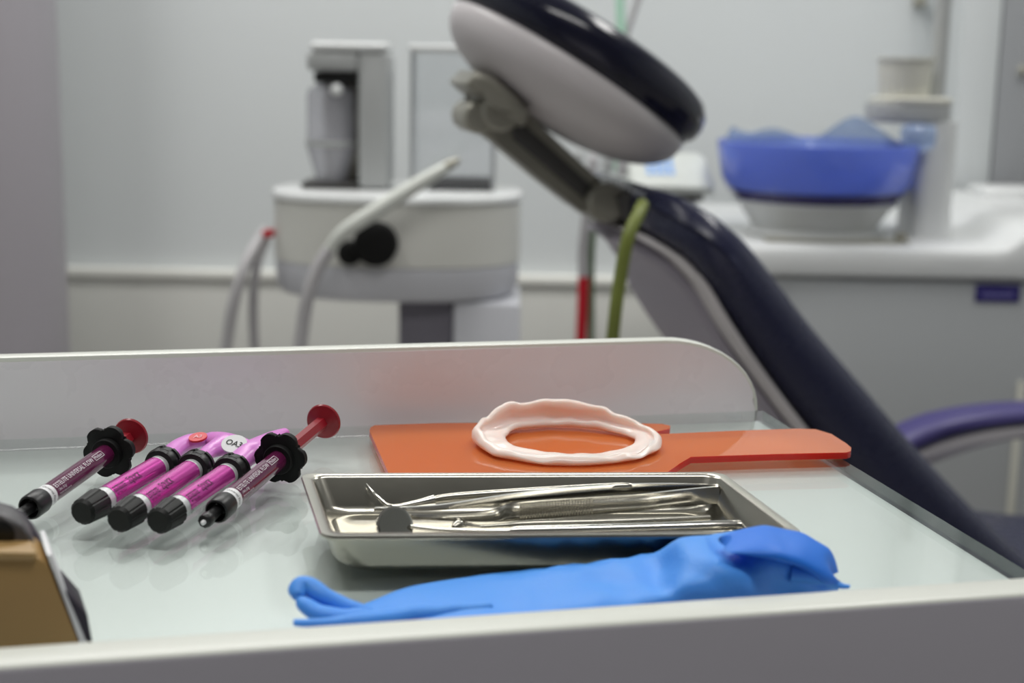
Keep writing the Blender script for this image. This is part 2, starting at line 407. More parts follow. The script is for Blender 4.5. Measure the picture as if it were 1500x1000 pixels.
for k in range(N):
    th = 2 * PI * k / N; dg = math.degrees(th)
    er = Vector((math.cos(th), math.sin(th), 0))
    wob = 1 + .014 * math.sin(3 * th + 1) + .007 * math.sin(5 * th + .4)
    po = Vector((cx.x + ra * wob * er.x, cy + rb * wob * er.y, 0))
    hz, lz, iw = interp(hi_t, dg), interp(lo_t, dg), interp(in_t, dg)
    wv = .0005 * math.sin(4 * th + 1) + .0003 * noise.noise(Vector((math.cos(th) * 4, math.sin(th) * 4, 2)))
    hz += wv
    def P(d, z): return Vector((po.x - er.x * d, po.y - er.y * d, Z0 + z))
    mid = (hz + lz) / 2
    rings.append([P(0.0, lz + .0008), P(-.0006, mid), P(.0004, hz - .0008), P(.002, hz), P(.0034, hz - .0010),
                  P(.0030, mid + .0010), P(iw * .45, lz + .0032 + wv), P(iw * .8, lz + .0034), P(iw, lz + .0022), P(iw, lz + .0008), P(iw * .6, lz - .0002), P(.002, lz - .0002)])
rings.append(rings[0])
rv = [[bm.verts.new(p) for p in r] for r in rings[:-1]]; rv.append(rv[0])
for a, b in zip(rv, rv[1:]):
    n = len(a)
    for i in range(n): bm.faces.new((a[i], a[(i + 1) % n], b[(i + 1) % n], b[i]))
zmin = min(v.co.z for v in bm.verts)
bmesh.ops.translate(bm, verts=bm.verts, vec=(0, 0, Z0 + .0036 - zmin))
bmesh.ops.subdivide_edges(bm, edges=list(bm.edges), cuts=1, smooth=.8, use_grid_fill=True)
for v in bm.verts:
    q = v.co; v.co = q + Vector((noise.noise(q * 100) * .0011, noise.noise(q * 100 + Vector((5, 0, 0))) * .0011, max(0, min(1, (q.z - Z0 - .004) / .003)) * (noise.noise(q * 110 + Vector((0, 9, 0))) * .0012)))
tag(obj('lip_retractor', bm, M['silicone'], angle=70), 'milky white crumpled rubber ring lying on the orange shield', 'lip retractor')

# ------------------------------------------------------------------ syringes
def radial_angle(T):
    """angle about T's z axis that points at the camera"""
    v = T.inverted() @ CAM; return math.atan2(v.y, v.x)
def scallop(r, amp, lobes, n=96, rot=0.0):
    out = []
    for k in range(n):
        a = 2 * PI * k / n; c = abs(math.cos(lobes * (a + rot) / 2))
        out.append(((r - amp * (1 - c ** .45)) * math.cos(a), (r - amp * (1 - c ** .45)) * math.sin(a)))
    return out
def flow_syringe(A, B, plunger, label, group, rot):
    """A the front of the cap, B the middle of the flange (world); nozzle in front of A, plunger behind B"""
    L = (B - A).length; T = frame(A, B)
    root = thing('flow_syringe', (A.x, A.y, Z0), label, 'syringe', group)
    ca = radial_angle(T); R = .0041
    bm = bmesh.new(); lathe(bm, [(.0030, .006), (R, .006), (R, L - .001), (.003, L - .001)], T, 40); obj('barrel', bm, M['maroon'], root)
    bm = bmesh.new(); lathe(bm, [(R, .0088), (R + .0002, .0090), (R + .0002, .0138), (R, .0140)], T, 40, caps=False); lb = obj('label_band', bm, M['label_white'], root)
    bm = bmesh.new(); wrap_text(bm, 'Universal Flow', .0019, T, R + .0003, .0108, ca, .8, around=True); obj('band_lettering', bm, M['ink_black'], lb)
    bm = bmesh.new()
    n = 48; prof = [(.0024, .0032), (.0034, .0004), (.0040, -.0004), (.0046, .0), (.0049, .0010), (.0049, .0078), (.0046, .0088), (.0042, .0088)]
    lathe(bm, prof, T, n); obj('collar', bm, M['black'], root)
    bm = bmesh.new(); lathe(bm, [(.0022, -.0105), (.0027, -.0100), (.0027, -.0060), (.0021, -.0050), (.0024, .001)], T, 8); nz = obj('nozzle', bm, M['black'], root, 50)
    bm = bmesh.new(); lathe(bm, [(.0004, -.0122), (.0009, -.0116), (.0010, -.0104)], T, 16); obj('nozzle_tip', bm, M['label_white'], nz)
    bm = bmesh.new(); prism(bm, scallop(.0114, .0032, 6, rot=rot), T @ Matrix.Translation((0, 0, L - .0012)), .0026, .0009, 2)
    lathe(bm, [(.0060, L - .0036), (.0064, L - .0030), (.0064, L - .001)], T, 32); fl = obj('finger_flange', bm, M['black_matte'], root)
    bm = bmesh.new(); lathe(bm, [(.0031, L), (.0031, L + plunger)], T, 6)
    pl = obj('plunger_rod', bm, M['maroon_red'], root)
    bm = bmesh.new(); lathe(bm, [(.0028, L + plunger - .002), (.0060, L + plunger), (.0076, L + plunger + .0004), (.0080, L + plunger + .0014), (.0074, L + plunger + .0024), (.003, L + plunger + .0030)], T, 40)
    obj('thumb_disc', bm, M['maroon_red'], pl)
    # lettering
    bm = bmesh.new(); r = R + .00012; s = L - .0166
    up = -.30
    tlen = .64 * s
    t = text_bm('ESTELITE UNIVERSAL FLOW', .0026); w = max(v.co.x for v in t.verts); t.free()
    wrap_text(bm, 'ESTELITE UNIVERSAL FLOW', .0030, T, r, .0150, ca + up, tlen / w * .87)
    wrap_text(bm, '1.8mL (3.0g)', .0015, T, r, .0155, ca + .24, .8)
    wrap_text(bm, 'Flowable resin composite', .0010, T, r, .0155, ca + .58, .9)
    z1 = .0150 + tlen + .0012
    wrap_text(bm, 'Medium', .0021, T, r, z1 + .0006, ca + up, .82)
    zb = z1 + .0072; hb = .0013
    def strip(za, zb_, aa, ab):
        m = 5
        va = [[bm.verts.new(T @ Vector((r * math.cos(aa + (ab - aa) * i / m), r * math.sin(aa + (ab - aa) * i / m), z))) for i in range(m + 1)] for z in (za, zb_)]
        for i in range(m): bm.faces.new((va[0][i], va[0][i + 1], va[1][i + 1], va[1][i]))
    a0, a1 = ca + up - hb / R, ca + up + hb / R
    strip(z1, zb, a0, a0 + .05); strip(z1, zb, a1 - .05, a1); strip(z1, z1 + .00025, a0, a1); strip(zb - .00025, zb, a0, a1)
    obj('lettering', bm, M['ink_white'], root)
    return root
def axis_pts(a, b, za, zb): return onz(*a, za), onz(*b, zb)
A, B = axis_pts((43, 744), (160, 661), .0058, .0108)
flow_syringe(A, B, .0188, 'maroon composite syringe, furthest left, its crimson plunger pushed nearly home', 'flowable composite syringes', .2)
A, B = axis_pts((317, 749), (411, 670), .0058, .0108)
flow_syringe(A, B, .047, 'maroon composite syringe beside the steel tray, crimson plunger drawn far out', 'flowable composite syringes', .05)

def quick_syringe(A, B, label, kind):
    """A the front of the cap, B the middle of the black collar"""
    L = (B - A).length; T = frame(A, B)
    root = thing('composite_syringe', (A.x, A.y, Z0), label, 'syringe', 'pink composite syringes')
    ca = radial_angle(T); R = .0047
    bm = bmesh.new(); lathe(bm, [(.004, .0125), (R, .0125), (R, L), (.004, L)], T, 40); obj('barrel', bm, M['silver'], root)
    bm = bmesh.new(); span = 3.3; m = 40; r = R + .00015
    q = [[bm.verts.new(T @ Vector((r * math.cos(ca - 2.5 + span * i / m), r * math.sin(ca - 2.5 + span * i / m), z))) for i in range(m + 1)] for z in (.0176, L - .0062)]
    for i in range(m): bm.faces.new((q[0][i], q[0][i + 1], q[1][i + 1], q[1][i]))
    lab = obj('label', bm, M['pink_foil'], root)
    bm = bmesh.new(); r = R + .0003
    wrap_text(bm, 'ESTELITE', .0036, T, r, .0186, ca - .26, .62)
    wrap_text(bm, '\u03a3QUICK', .0046, T, r, .0186 + .0112, ca - .26, .54)
    wrap_text(bm, 'REF  3.8g  2.0mL', .0013, T, r, .0190, ca + .22, .8)
    obj('lettering', bm, M['ink_dark'], lab)
    bm = bmesh.new(); wrap_text(bm, '12', .0026, T, R + .0002, .0180, ca + 1.05, .8); obj('shade_mark', bm, M['ink_black'], root)
    # tapered ten-sided cap
    bm = bmesh.new(); n = 60
    rings = []
    for z, r0 in ((0, .0030), (.0001, .0040), (.0014, .0051), (.0095, .0057), (.0120, .0059), (.0124, .0055), (.0124, .0045)):
        rings.append([T @ Vector(((r0 - (.00035 if (k % 6) in (0,) and .001 < z < .0122 else 0)) * math.cos(2 * PI * k / n), (r0 - (.00035 if (k % 6) in (0,) and .001 < z < .0122 else 0)) * math.sin(2 * PI * k / n), z)) for k in range(n)])
    loft(bm, rings); cap = obj('cap', bm, M['black_cap'], root, 30)
    # collar with notches
    bm = bmesh.new(); n = 72; rings = []
    for z, r0 in ((-.0032, .0052), (-.0030, .0067), (-.0012, .0073), (.0, .0073), (.0002, .0067), (.0020, .0067), (.0022, .0073), (.0036, .0073), (.0044, .0065), (.0046, .0046)):
        rings.append([T @ Vector(((r0 - (.0008 if (k // 6) % 3 == 0 and r0 > .0070 else 0)) * math.cos(2 * PI * k / n), (r0 - (.0008 if (k // 6) % 3 == 0 and r0 > .0070 else 0)) * math.sin(2 * PI * k / n), L + z)) for k in range(n)])
    loft(bm, rings); obj('collar', bm, M['black'], root, 30)
    return root, T, L
Z1, Z2 = .0061, .0075
Qs = []
for (a, b, lab) in (((119, 751), (238, 680), 'pink foil syringe with black cap, leftmost of the three, red dot on its plunger'),
                    ((173, 762), (286, 685), 'middle pink foil syringe with black cap, OA3 sticker on its plunger'),
                    ((231, 764), (338, 691), 'pink foil syringe with black cap, right of the three, against the maroon syringe')):
    A, B = axis_pts(a, b, Z1, Z2)
    Qs.append(quick_syringe(A, B, lab, 0))
# plungers in orchid plastic
def plunger(root, pts, rad, flat, sticker=None):
    bm = bmesh.new(); tube(bm, pts, rad, 16, 6, flat)
    return obj('plunger', bm, M['pink'], root)
def disc(name, parent, c, nrm, r, m, txt=None, size=.003, ink='ink_black', xdir=None, sx=.9):
    nrm = nrm.normalized(); T = frame(c, c + nrm, xdir or Vector((0, 1, 0)))
    bm = bmesh.new(); lathe(bm, [(r * .98, -.0006), (r, .0002), (r * .98, .0003)], T, 32); d = obj(name, bm, m, parent)
    if txt:
        t = text_bm(txt, size, sx, .00006); l = min(v.co.x for v in t.verts); h = max(v.co.x for v in t.verts); lo = min(v.co.y for v in t.verts); hi = max(v.co.y for v in t.verts)
        for v in t.verts: v.co = T @ Vector((v.co.x - (l + h) / 2, v.co.y - (lo + hi) / 2, .0005))
        bm = bmesh.new(); join(bm, t); obj('sticker_lettering', bm, M[ink], d)
    return d
def face_cam(p): return (CAM - p).normalized()
r1, T1, L1 = Qs[0]
pl1 = plunger(r1, [T1 @ Vector((0, 0, L1)), onz(256, 659, .0092), onz(276, 648, .0098), onz(296, 644, .0098), onz(304, 644, .0098)], [.0042, .0040, .0040, .0036, .0028], (.85, 1.1))
r2, T2, L2 = Qs[1]
pl2 = plunger(r2, [T2 @ Vector((0, 0, L2)), onz(302, 665, .0092), onz(316, 657, .0098), onz(330, 651, .010), onz(336, 647, .010)], [.0042, .0036, .0044, .0058, .0050], (.8, 1.05))
bm = bmesh.new(); tube(bm, [onz(304, 640, .0095), onz(312, 642, .0098), onz(330, 647, .0100), onz(350, 654, .0098), onz(366, 661, .0090), onz(372, 664, .0085)], [.0024, .0040, .0052, .0052, .0042, .0024], 16, 6, (.75, 1.2))
obj('plunger_wing', bm, M['pink'], pl2)
r3, T3, L3 = Qs[2]
pl3 = plunger(r3, [T3 @ Vector((0, 0, L3)), onz(357, 670, .0095), onz(374, 659, .0105), onz(400, 643, .011), onz(418, 632, .012)], [.0044, .0050, .0056, .0040, .0020], (.85, 1.1))
c = onz(290, 640, .0134); disc('sticker', pl1, c, Vector((-.1, -.25, 1)), .0040, M['ink_red'], 'A3', .0036, 'ink_pink')
c = onz(343, 650, .0142); disc('sticker', pl2, c, Vector((0.02, -.55, 1)), .0054, M['label_white'], 'OA3', .0044, 'ink_black', Vector((.28, 1, 0)), .85)

# ------------------------------------------------------------------ steel tray and its instruments
ZR = .0156
tl, trr, brr, bl = [onz(*q, ZR) for q in ((436, 692), (1056, 691), (1183, 781), (474, 786))]
tc_ = (tl + trr + brr + bl) / 4
ux = ((trr - tl) + (brr - bl)); ux.z = 0; ux.normalize()
vx = Vector((-ux.y, ux.x, 0))
SK = (((tl - bl) + (trr - brr)) / 2).dot(ux) / ((((tl - bl) + (trr - brr)) / 2).dot(vx)) * 0.9
TW = ((trr - tl).length + (brr - bl).length) / 2; TD = ((tl - bl).dot(vx) + (trr - brr).dot(vx)) / 2
wx = vx + ux * SK
MT = Matrix(((ux.x, wx.x, 0, tc_.x), (ux.y, wx.y, 0, tc_.y), (0, 0, 1, Z0), (0, 0, 0, 1)))
bm = bmesh.new(); rings = []
for (ins, z, r) in ((.020, .0005, .010), (.0085, .0005, .011), (.0068, .0016, .012), (.0055, .0035, .012), (.0036, ZR - .0012, .006), (.0004, ZR - .0016, .0055), (.0, ZR - .0008, .0057), (.0004, ZR, .0055), (.0036, ZR + .0001, .0050), (.0046, ZR - .0008, .005), (.0068, .0045, .007), (.0080, .0027, .010), (.0098, .0017, .010), (.0102, .0017, .010), (.0115, .0026, .009), (.0135, .0026, .009), (.0150, .0018, .008), (.022, .0017, .008)):
    rings.append([MT @ Vector((x, y, z)) for x, y in rrect(TW - 2 * ins, TD - 2 * ins, max(r, .004), 6)])
loft(bm, rings)
tag(obj('instrument_tray', bm, M['steel'], angle=50), 'shallow rectangular stainless steel tray holding instruments on the glass', 'tray')
def TT(px, py, z): return onz(px, py, z)
FL = .0030      # tray floor above the glass
# tweezers
tw = thing('tweezers', TT(800, 750, .0), 'long steel tweezers with ribbed grips lying across the steel tray', 'tweezers')
def arm(pts, name, w, th):
    bm = bmesh.new(); S = cr(pts, 6); rings = []
    for i, s in enumerate(S):
        p = Vector(s[:3]); t = (Vector(S[min(i + 1, len(S) - 1)][:3]) - Vector(S[max(i - 1, 0)][:3])).normalized()
        nrm = Vector((-t.y, t.x, 0)).normalized()
        upv = Vector((0, 0, 1)); ww = s[3]
        rings.append([p + nrm * th / 2 + upv * ww, p + nrm * th * .7 , p + nrm * th / 2 - upv * ww, p - nrm * th / 2 - upv * ww, p - nrm * th * .7, p - nrm * th / 2 + upv * ww])
    loft(bm, rings); return obj(name, bm, M['steel_bright'], tw, 25)
near = [tuple(onz(x, y, z)) + (w,) for x, y, z, w in ((560, 752, .0080, .0006), (640, 757, .0080, .0011), (720, 755, .0080, .0022), (760, 748, .0084, .0036), (870, 740, .0088, .0036), (940, 735, .0092, .0034), (1000, 729, .0096, .0034), (1052, 724, .0098, .0034))]
far = [tuple(onz(x, y, z)) + (w,) for x, y, z, w in ((548, 746, .0085, .0006), (640, 743, .0100, .0010), (720, 734, .0116, .0018), (800, 727, .0122, .0028), (900, 721, .0118, .0032), (980, 720, .0108, .0034), (1052, 722, .0098, .0034))]
arm(near, 'near_arm', 0, .0014); arm(far, 'far_arm', 0, .0014)
bm = bmesh.new()
g0, g1 = onz(760, 748, .0084), onz(868, 740, .0088); gd = (g1 - g0).normalized(); gn = Vector((gd.y, -gd.x, 0)).normalized()
for k in range(26):
    p = g0 + (g1 - g0) * ((k + .5) / 26) + gn * .0009
    Tm = Matrix(((gd.x, gn.x, 0, p.x), (gd.y, gn.y, 0, p.y), (0, 0, 1, p.z), (0, 0, 0, 1)))
    box(bm, -.00035, .00035, -.0002, .00035, -.0031, .0031, Tm)
obj('ribbed_grip', bm, M['steel'], tw)
bm = bmesh.new()
g0, g1 = onz(551, 744.5, .0091), onz(592, 743.5, .0094)
for k in range(14):
    p = g0 + (g1 - g0) * (k / 13); box(bm, p.x - .00022, p.x + .00022, p.y - .0009, p.y + .0009, p.z - .0007, p.z + .0004)
obj('serrated_tip', bm, M['steel_bright'], tw)
# mouth mirror
mm = thing('mouth_mirror', TT(640, 775, 0), 'round mouth mirror with steel handle at the front of the steel tray', 'mirror')
mc = onz(578, 770, .0075); mn = Vector((.45, -.75, .42)).normalized(); Tm = frame(mc, mc + mn)
bm = bmesh.new(); lathe(bm, [(.0056, -.0016), (.0070, -.0010), (.0072, .0), (.0072, .0006), (.0064, .0008)], Tm, 36); mh = obj('mirror_head', bm, M['steel_bright'], mm)
bm = bmesh.new(); lathe(bm, [(.0001, .0009), (.0064, .0009)], Tm, 36, caps=False); obj('mirror_face', bm, M['mirror'], mh)
bm = bmesh.new(); tube(bm, [mc + (onz(680, 773, .0060) - mc).normalized() * .006, onz(650, 776, .0062), onz(735, 778, .0056), onz(760, 778, .0056)], [.0008, .0009, .0010, .0020], 12, 5); obj('shank', bm, M['steel_bright'], mm)
bm = bmesh.new(); tube(bm, [onz(752, 778, .0056), onz(765, 778, .0056), onz(900, 775, .0052), onz(1070, 770, .0050), onz(1082, 769.5, .0050)], [.0014, .0021, .0022, .0022, .0015], 16, 4); obj('handle', bm, M['steel_bright'], mm)
# explorer
ex = thing('dental_explorer', TT(700, 730, 0), 'thin pointed steel explorer leaning in the back of the steel tray', 'dental probe')
bm = bmesh.new(); tube(bm, [onz(537, 709, .0135), onz(548, 722, .0120), onz(565, 738, .0085), onz(580, 742, .0078), onz(610, 737, .0088), onz(636, 732, .0096)], [.0003, .0005, .0008, .0010, .0013, .0020], 12, 6); obj('probe_tip', bm, M['steel_bright'], ex)
bm = bmesh.new(); tube(bm, [onz(630, 733, .0095), onz(660, 728, .0102), onz(760, 721, .0118), onz(900, 713, .0138), onz(925, 712, .0140)], [.0012, .0016, .0017, .0017, .0012], 16, 5); obj('handle', bm, M['steel'], ex)
# excavator
sc = thing('spoon_excavator', TT(800, 765, 0), 'slim steel spoon excavator between the mirror and the tweezers in the tray', 'dental excavator')
bm = bmesh.new(); tube(bm, [onz(664, 771, .0060), onz(672, 767, .0062), onz(682, 768, .0055), onz(705, 771, .0046)], [.0008, .0022, .0014, .0007], 12, 6, (.7, 1)); obj('spoon_tip', bm, M['steel'], sc)
bm = bmesh.new(); tube(bm, [onz(703, 771, .0046), onz(740, 769, .0046), onz(775, 767, .0044), onz(900, 764, .0042), onz(1040, 758, .0042)], [.0007, .0008, .0013, .0014, .0011], 14, 5); obj('handle', bm, M['steel'], sc)

# ------------------------------------------------------------------ blue glove
gl = thing('nitrile_glove', TT(820, 870, 0), 'blue nitrile glove crumpled between the steel tray and the front rail', 'glove')
def sect(xc_, ytop, Y, wid, e=1.0, seed=0.0):
    top = aty(xc_, ytop, Y); h = max(top.z - Z0, .002)
    base = Vector((top.x, Y, Z0))
    q = []
    for k in range(28):
        a = 2 * PI * k / 28
        yy = math.cos(a) * wid / 2; zz = math.sin(a)
        z = h * (.5 + .5 * zz) if zz > 0 else h * (.5 + .5 * zz)
        z = h * (1 + math.copysign(abs(zz) ** .75, zz)) / 2
        q.append(Vector((base.x, Y + yy, Z0 + .0004 + z)))
    return q
body = [(520, 896, .430, .012), (545, 893, .432, .022), (600, 881, .436, .036), (700, 869, .442, .044), (800, 855, .447, .046), (900, 842, .450, .046), (955, 828, .453, .044), (1000, 806, .455, .043), (1050, 792, .457, .042), (1090, 786, .459, .040), (1120, 781, .462, .036), (1165, 796, .466, .030), (1195, 822, .468, .024), (1216, 840, .468, .014), (1226, 850, .466, .006)]
S = cr(body, 5); rings = []
for i, (x, y, Y, w) in enumerate(S):
    q = sect(x, y, Y, w)
    rr = []
    for p in q:
        fold = math.sin(p.x * 260 + p.z * 330 + 3 * noise.noise(Vector((p.x * 40, p.y * 40, 5))))
        n1 = noise.noise(Vector((p.x * 60 + p.z * 40, p.y * 45, p.z * 90 + 3)))
        n2 = noise.noise(Vector((p.x * 150 + p.y * 90, p.y * 120, 7)))
        k = min(1, max(0, (p.x + .02) / .06)) * .7 + .3
        n3 = abs(noise.noise(Vector((p.x * 70 + p.z * 95, p.y * 30, 11))))
        d = (fold * .0009 * min(1, max(0, (p.x + .005) / .04)) + n1 * .0045 + n2 * .0016 - n3 * .009 * min(1, max(.3, (p.x + .03) / .05))) * k * min(1, (p.z - Z0) / .006)
        rr.append(p + Vector((0, -d * .7, d * .55 if p.z - Z0 > .003 else 0)))
    rings.append(rr)
bm = bmesh.new(); loft(bm, rings); obj('palm', bm, M['glove'], gl, 80)
# curled finger at the left
def fing(pts, rad, name='finger', flat=(.8, 1.0)):
    bm = bmesh.new(); tube(bm, pts, rad, 14, 6, flat)
    for v in bm.verts:
        v.co += Vector((0, 0, 1)) * noise.noise(v.co * 160) * .0008
        v.co.z = max(v.co.z, Z0 + .0003)
    obj(name, bm, M['glove'], gl, 80)
fing([aty(545, 899, .430), aty(505, 889, .428), aty(470, 872, .428), aty(449, 858, .430), aty(438, 862, .428), aty(436, 874, .424)], [.0026, .0034, .0040, .0036, .0036, .0020])
fing([aty(560, 905, .424), aty(510, 905, .420), aty(470, 899, .420), aty(448, 886, .422), aty(440, 878, .424)], [.0030, .0036, .0036, .0030, .0018])
fing([aty(720, 888, .432), aty(600, 899, .424), aty(540, 908, .412), aty(490, 912, .409), aty(430, 913, .408)], [.0020, .0030, .0030, .0026, .0012])
# cuff folded back at the right
bm = bmesh.new(); rings = []
cuff = [(1068, 790, .455, .020, 14), (1100, 780, .458, .028, 26), (1130, 776, .460, .034, 38), (1165, 783, .462, .034, 48), (1195, 794, .463, .032, 54), (1214, 804, .464, .026, 48), (1222, 820, .464, .018, 36), (1225, 836, .464, .010, 18)]
for (x, y, Y, w, hpx) in cr(cuff, 5):
    top = aty(x, y, Y - .004); bot = aty(x - 6, y + hpx, Y - .010)
    c = (top + bot) / 2; hh = (top.z - bot.z) / 2
    q = []
    for k in range(24):
        a = 2 * PI * k / 24
        p = Vector((c.x + .002 * math.sin(2 * a), c.y + math.cos(a) * w * .42, c.z + math.copysign(abs(math.sin(a)) ** .8, math.sin(a)) * hh))
        d = noise.noise(Vector((p.x * 90, p.y * 70, p.z * 120))) * .0016
        d *= min(1, (1226 - x) / 60)
        p.z = max(p.z + d, Z0 + .0004); q.append(p)
    rings.append(q)
loft(bm, rings); obj('cuff', bm, M['glove_deep'], gl, 80)
fing([aty(1160, 838, .452), aty(1195, 845, .450), aty(1220, 853, .449), aty(1245, 858, .448)], [.0040, .0030, .0018, .0008], 'cuff_edge')

# ------------------------------------------------------------------ tan case at the lower left
bc = onz(60, 925, 0)
cs = thing('tan_case', (bc.x - .02, bc.y + .02, Z0), 'tan and black case standing on the glass behind the front rail', 'case')
Yc = .402
p0, p1 = aty(120, 930, Yc), aty(60, 812, Yc)
zt = p1.z
xl = p0.x - .085
bm = bmesh.new()
outl = [(xl, Z0 + .0006), (p0.x, Z0 + .0006), (p1.x + .002, zt - .003), (p1.x - .002, zt), (xl, zt)]
OB = -.42
def TO(Y): return Matrix(((1, 0, OB, 0), (0, 0, 1, Y), (0, 1, 0, 0), (0, 0, 0, 1)))
Tf = TO(Yc)
prism(bm, outl, Tf, .020, .0012, 2); obj('tan_body', bm, M['tan'], cs)
bm = bmesh.new(); box(bm, xl, p1.x - .0015, Yc - .0006, Yc + .002, zt - .002, zt + .0008, bev=.0008); obj('tan_rim', bm, M['tan_light'], cs)
# pale seam and dark side panel following the sloping side
bm = bmesh.new()
w = .0014
prism(bm, [(p0.x + .0002, Z0 + .0006), (p0.x + w + .001, Z0 + .0006), (p1.x + w + .0018, zt), (p1.x + .0018, zt)], Tf, .022, .0005); obj('pale_seam', bm, M['label_white'], cs)
bm = bmesh.new()
prism(bm, [(p0.x + w + .0014, Z0 + .0006), (aty(137, 925, Yc).x, Z0 + .0006), (aty(128, 900, Yc).x, aty(128, 900, Yc).z), (aty(90, 858, Yc).x, aty(90, 858, Yc).z)], Tf, .02, .0006); obj('side_flap', bm, M['case_black'], cs)
# dark rounded lid behind
Yl = Yc + .012
hp = [(-90, 822), (-90, 750), (0, 755), (18, 759), (34, 770), (47, 786), (55, 804), (58, 822)]
ol_ = [(aty(x, y, Yl).x, aty(x, y, Yl).z) for x, y in hp]
bm = bmesh.new(); prism(bm, ol_, TO(Yl), .014, .002, 3); lid = obj('lid', bm, M['case_grey'], cs)
hp2 = [(-90, 820), (-90, 745), (0, 751), (22, 756), (40, 768), (54, 785), (64, 804), (76, 836), (66, 836)]
Yl2 = Yl + .01
bm = bmesh.new(); prism(bm, [(aty(x, y, Yl2).x, aty(x, y, Yl2).z) for x, y in hp2], TO(Yl2), .012, .002, 3); obj('lid_rim', bm, M['case_black'], lid)
bm = bmesh.new(); c = aty(2, 782, Yl); lathe(bm, [(.0038, -.001), (.0042, .0003), (.0030, .0008)], Matrix.Translation((c.x, Yl, c.z)) @ Matrix.Rotation(PI / 2, 4, 'X'), 24); obj('snap', bm, M['black'], lid)

# ------------------------------------------------------------------ dental chair
a = math.radians(11.0)
FX = Vector((math.cos(a), math.sin(a), 0)); WX = Vector((-math.sin(a), math.cos(a), 0))
P0 = Vector((.165, 1.36, Z0))
CW = .40
def side(x, y, w=0.0): return onplane(x, y, P0 + WX * w, WX)
chair = thing('dental_chair', (P0.x + .35, P0.y + .3, 0), 'navy dental chair with grey shell and tilted oval headrest behind the cart', 'dental chair')
up_ = [(952, 284), (970, 282), (992, 286), (1018, 297), (1046, 312), (1072, 330), (1108, 363), (1156, 424), (1204, 486), (1276, 570), (1348, 654), (1420, 732), (1500, 810), (1580, 872), (1700, 905), (1900, 915)]
dn_ = [(950, 316), (958, 336), (973, 350), (992, 362), (1012, 376), (1030, 395), (1048, 418), (1084, 478), (1132, 548), (1188, 622), (1248, 696), (1320, 782), (1400, 872), (1500, 955), (1650, 1010), (1900, 1015)]
U, D = cr(up_, 4), cr(dn_, 4)
def tp(x): return .085 * max(0.0, min(1.0, (1110 - x) / 170)) ** 2
def slab(U, D, w0, w1, rr, taper=True):
    """rounded slab: closed section swept over the width; edges rounded by shrinking toward each end"""
    rings = []; K = 8
    wn = [tp(p[0]) if taper else 0.0 for p in U]
    pu = [side(*p, t + w0) - WX * (t + w0) for p, t in zip(U, wn)]; pd = [side(*p, t + w0) - WX * (t + w0) for p, t in zip(D, wn)]
    mid_ = (w0 + w1) / 2; half = (w1 - w0) / 2
    ws = [w0 + rr * (1 - math.cos(t * PI / 2 / K)) for t in range(K + 1)] + [w1 - rr * (1 - math.cos(t * PI / 2 / K)) for t in range(K, -1, -1)]
    sh = [1 - math.sin(t * PI / 2 / K) for t in range(K + 1)]; sh = sh + sh[::-1]
    for wb, s in zip(ws, sh):
        top = []; bot = []
        for i, (p, q) in enumerate(zip(pu, pd)):
            w = mid_ + (wb - mid_) * (half - wn[i]) / half
            m = (p + q) / 2; h = (p - q) / 2
            f = max(.06, 1 - s * rr / max(h.length, .001))
            top.append(m + h * f + WX * w); bot.append(m - h * f + WX * w)
        rings.append(top + bot[::-1])
    bm = bmesh.new(); loft(bm, rings); return bm
bmp = slab(U, D, 0, CW, .030)
obj('backrest', bmp, M['navy'], chair, 60)
# back shell: lies on the back of the pad
su = [(x + (y2 - y) * .02, y2) for (x, y), (x2, y2) in zip(dn_, dn_)]
s_up = [(938, 342), (950, 346), (966, 354), (986, 365), (1006, 379), (1024, 398), (1043, 421), (1079, 481), (1127, 551), (1183, 625), (1243, 699), (1315, 785), (1395, 875)]
s_dn = [(x - d, y + d * .6) for (x, y), d in zip(s_up, (8, 9, 10, 10, 10, 10, 10, 11, 11, 11, 11, 11, 11))]
bm = slab(cr(s_up, 4), cr(s_dn, 4), .004, CW - .004, .008)
obj('back_shell', bm, M['shell'], chair, 60)
# hollow inner face of the shell, set back
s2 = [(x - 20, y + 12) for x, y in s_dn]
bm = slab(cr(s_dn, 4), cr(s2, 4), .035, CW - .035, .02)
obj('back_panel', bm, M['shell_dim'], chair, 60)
# hinge block at the top of the backrest
bm = bmesh.new(); c0, c1 = side(890, 303, CW / 2 - .05), side(960, 308, CW / 2 - .05)
prism(bm, [(0, 0)], I4, 0) if False else None
def poly_block(pts, w0, w1, bev):
    bm = bmesh.new(); T = Matrix(((FX.x, 0, WX.x, P0.x + WX.x * w0), (FX.y, 0, WX.y, P0.y + WX.y * w0), (0, 1, 0, P0.z), (0, 0, 0, 1)))
    o2 = []
    for x, y in pts:
        p = side(x, y, w0) - (P0 + WX * w0); o2.append((p.dot(FX), p.z))
    prism(bm, o2, T, w1 - w0, bev, 3); return bm
wc = CW / 2
bm = poly_block([(905, 290), (930, 278), (975, 284), (990, 310), (975, 345), (940, 338), (915, 322)], wc - .06, wc + .06, .006); obj('hinge_block', bm, M['dark_grey'], chair, 40)
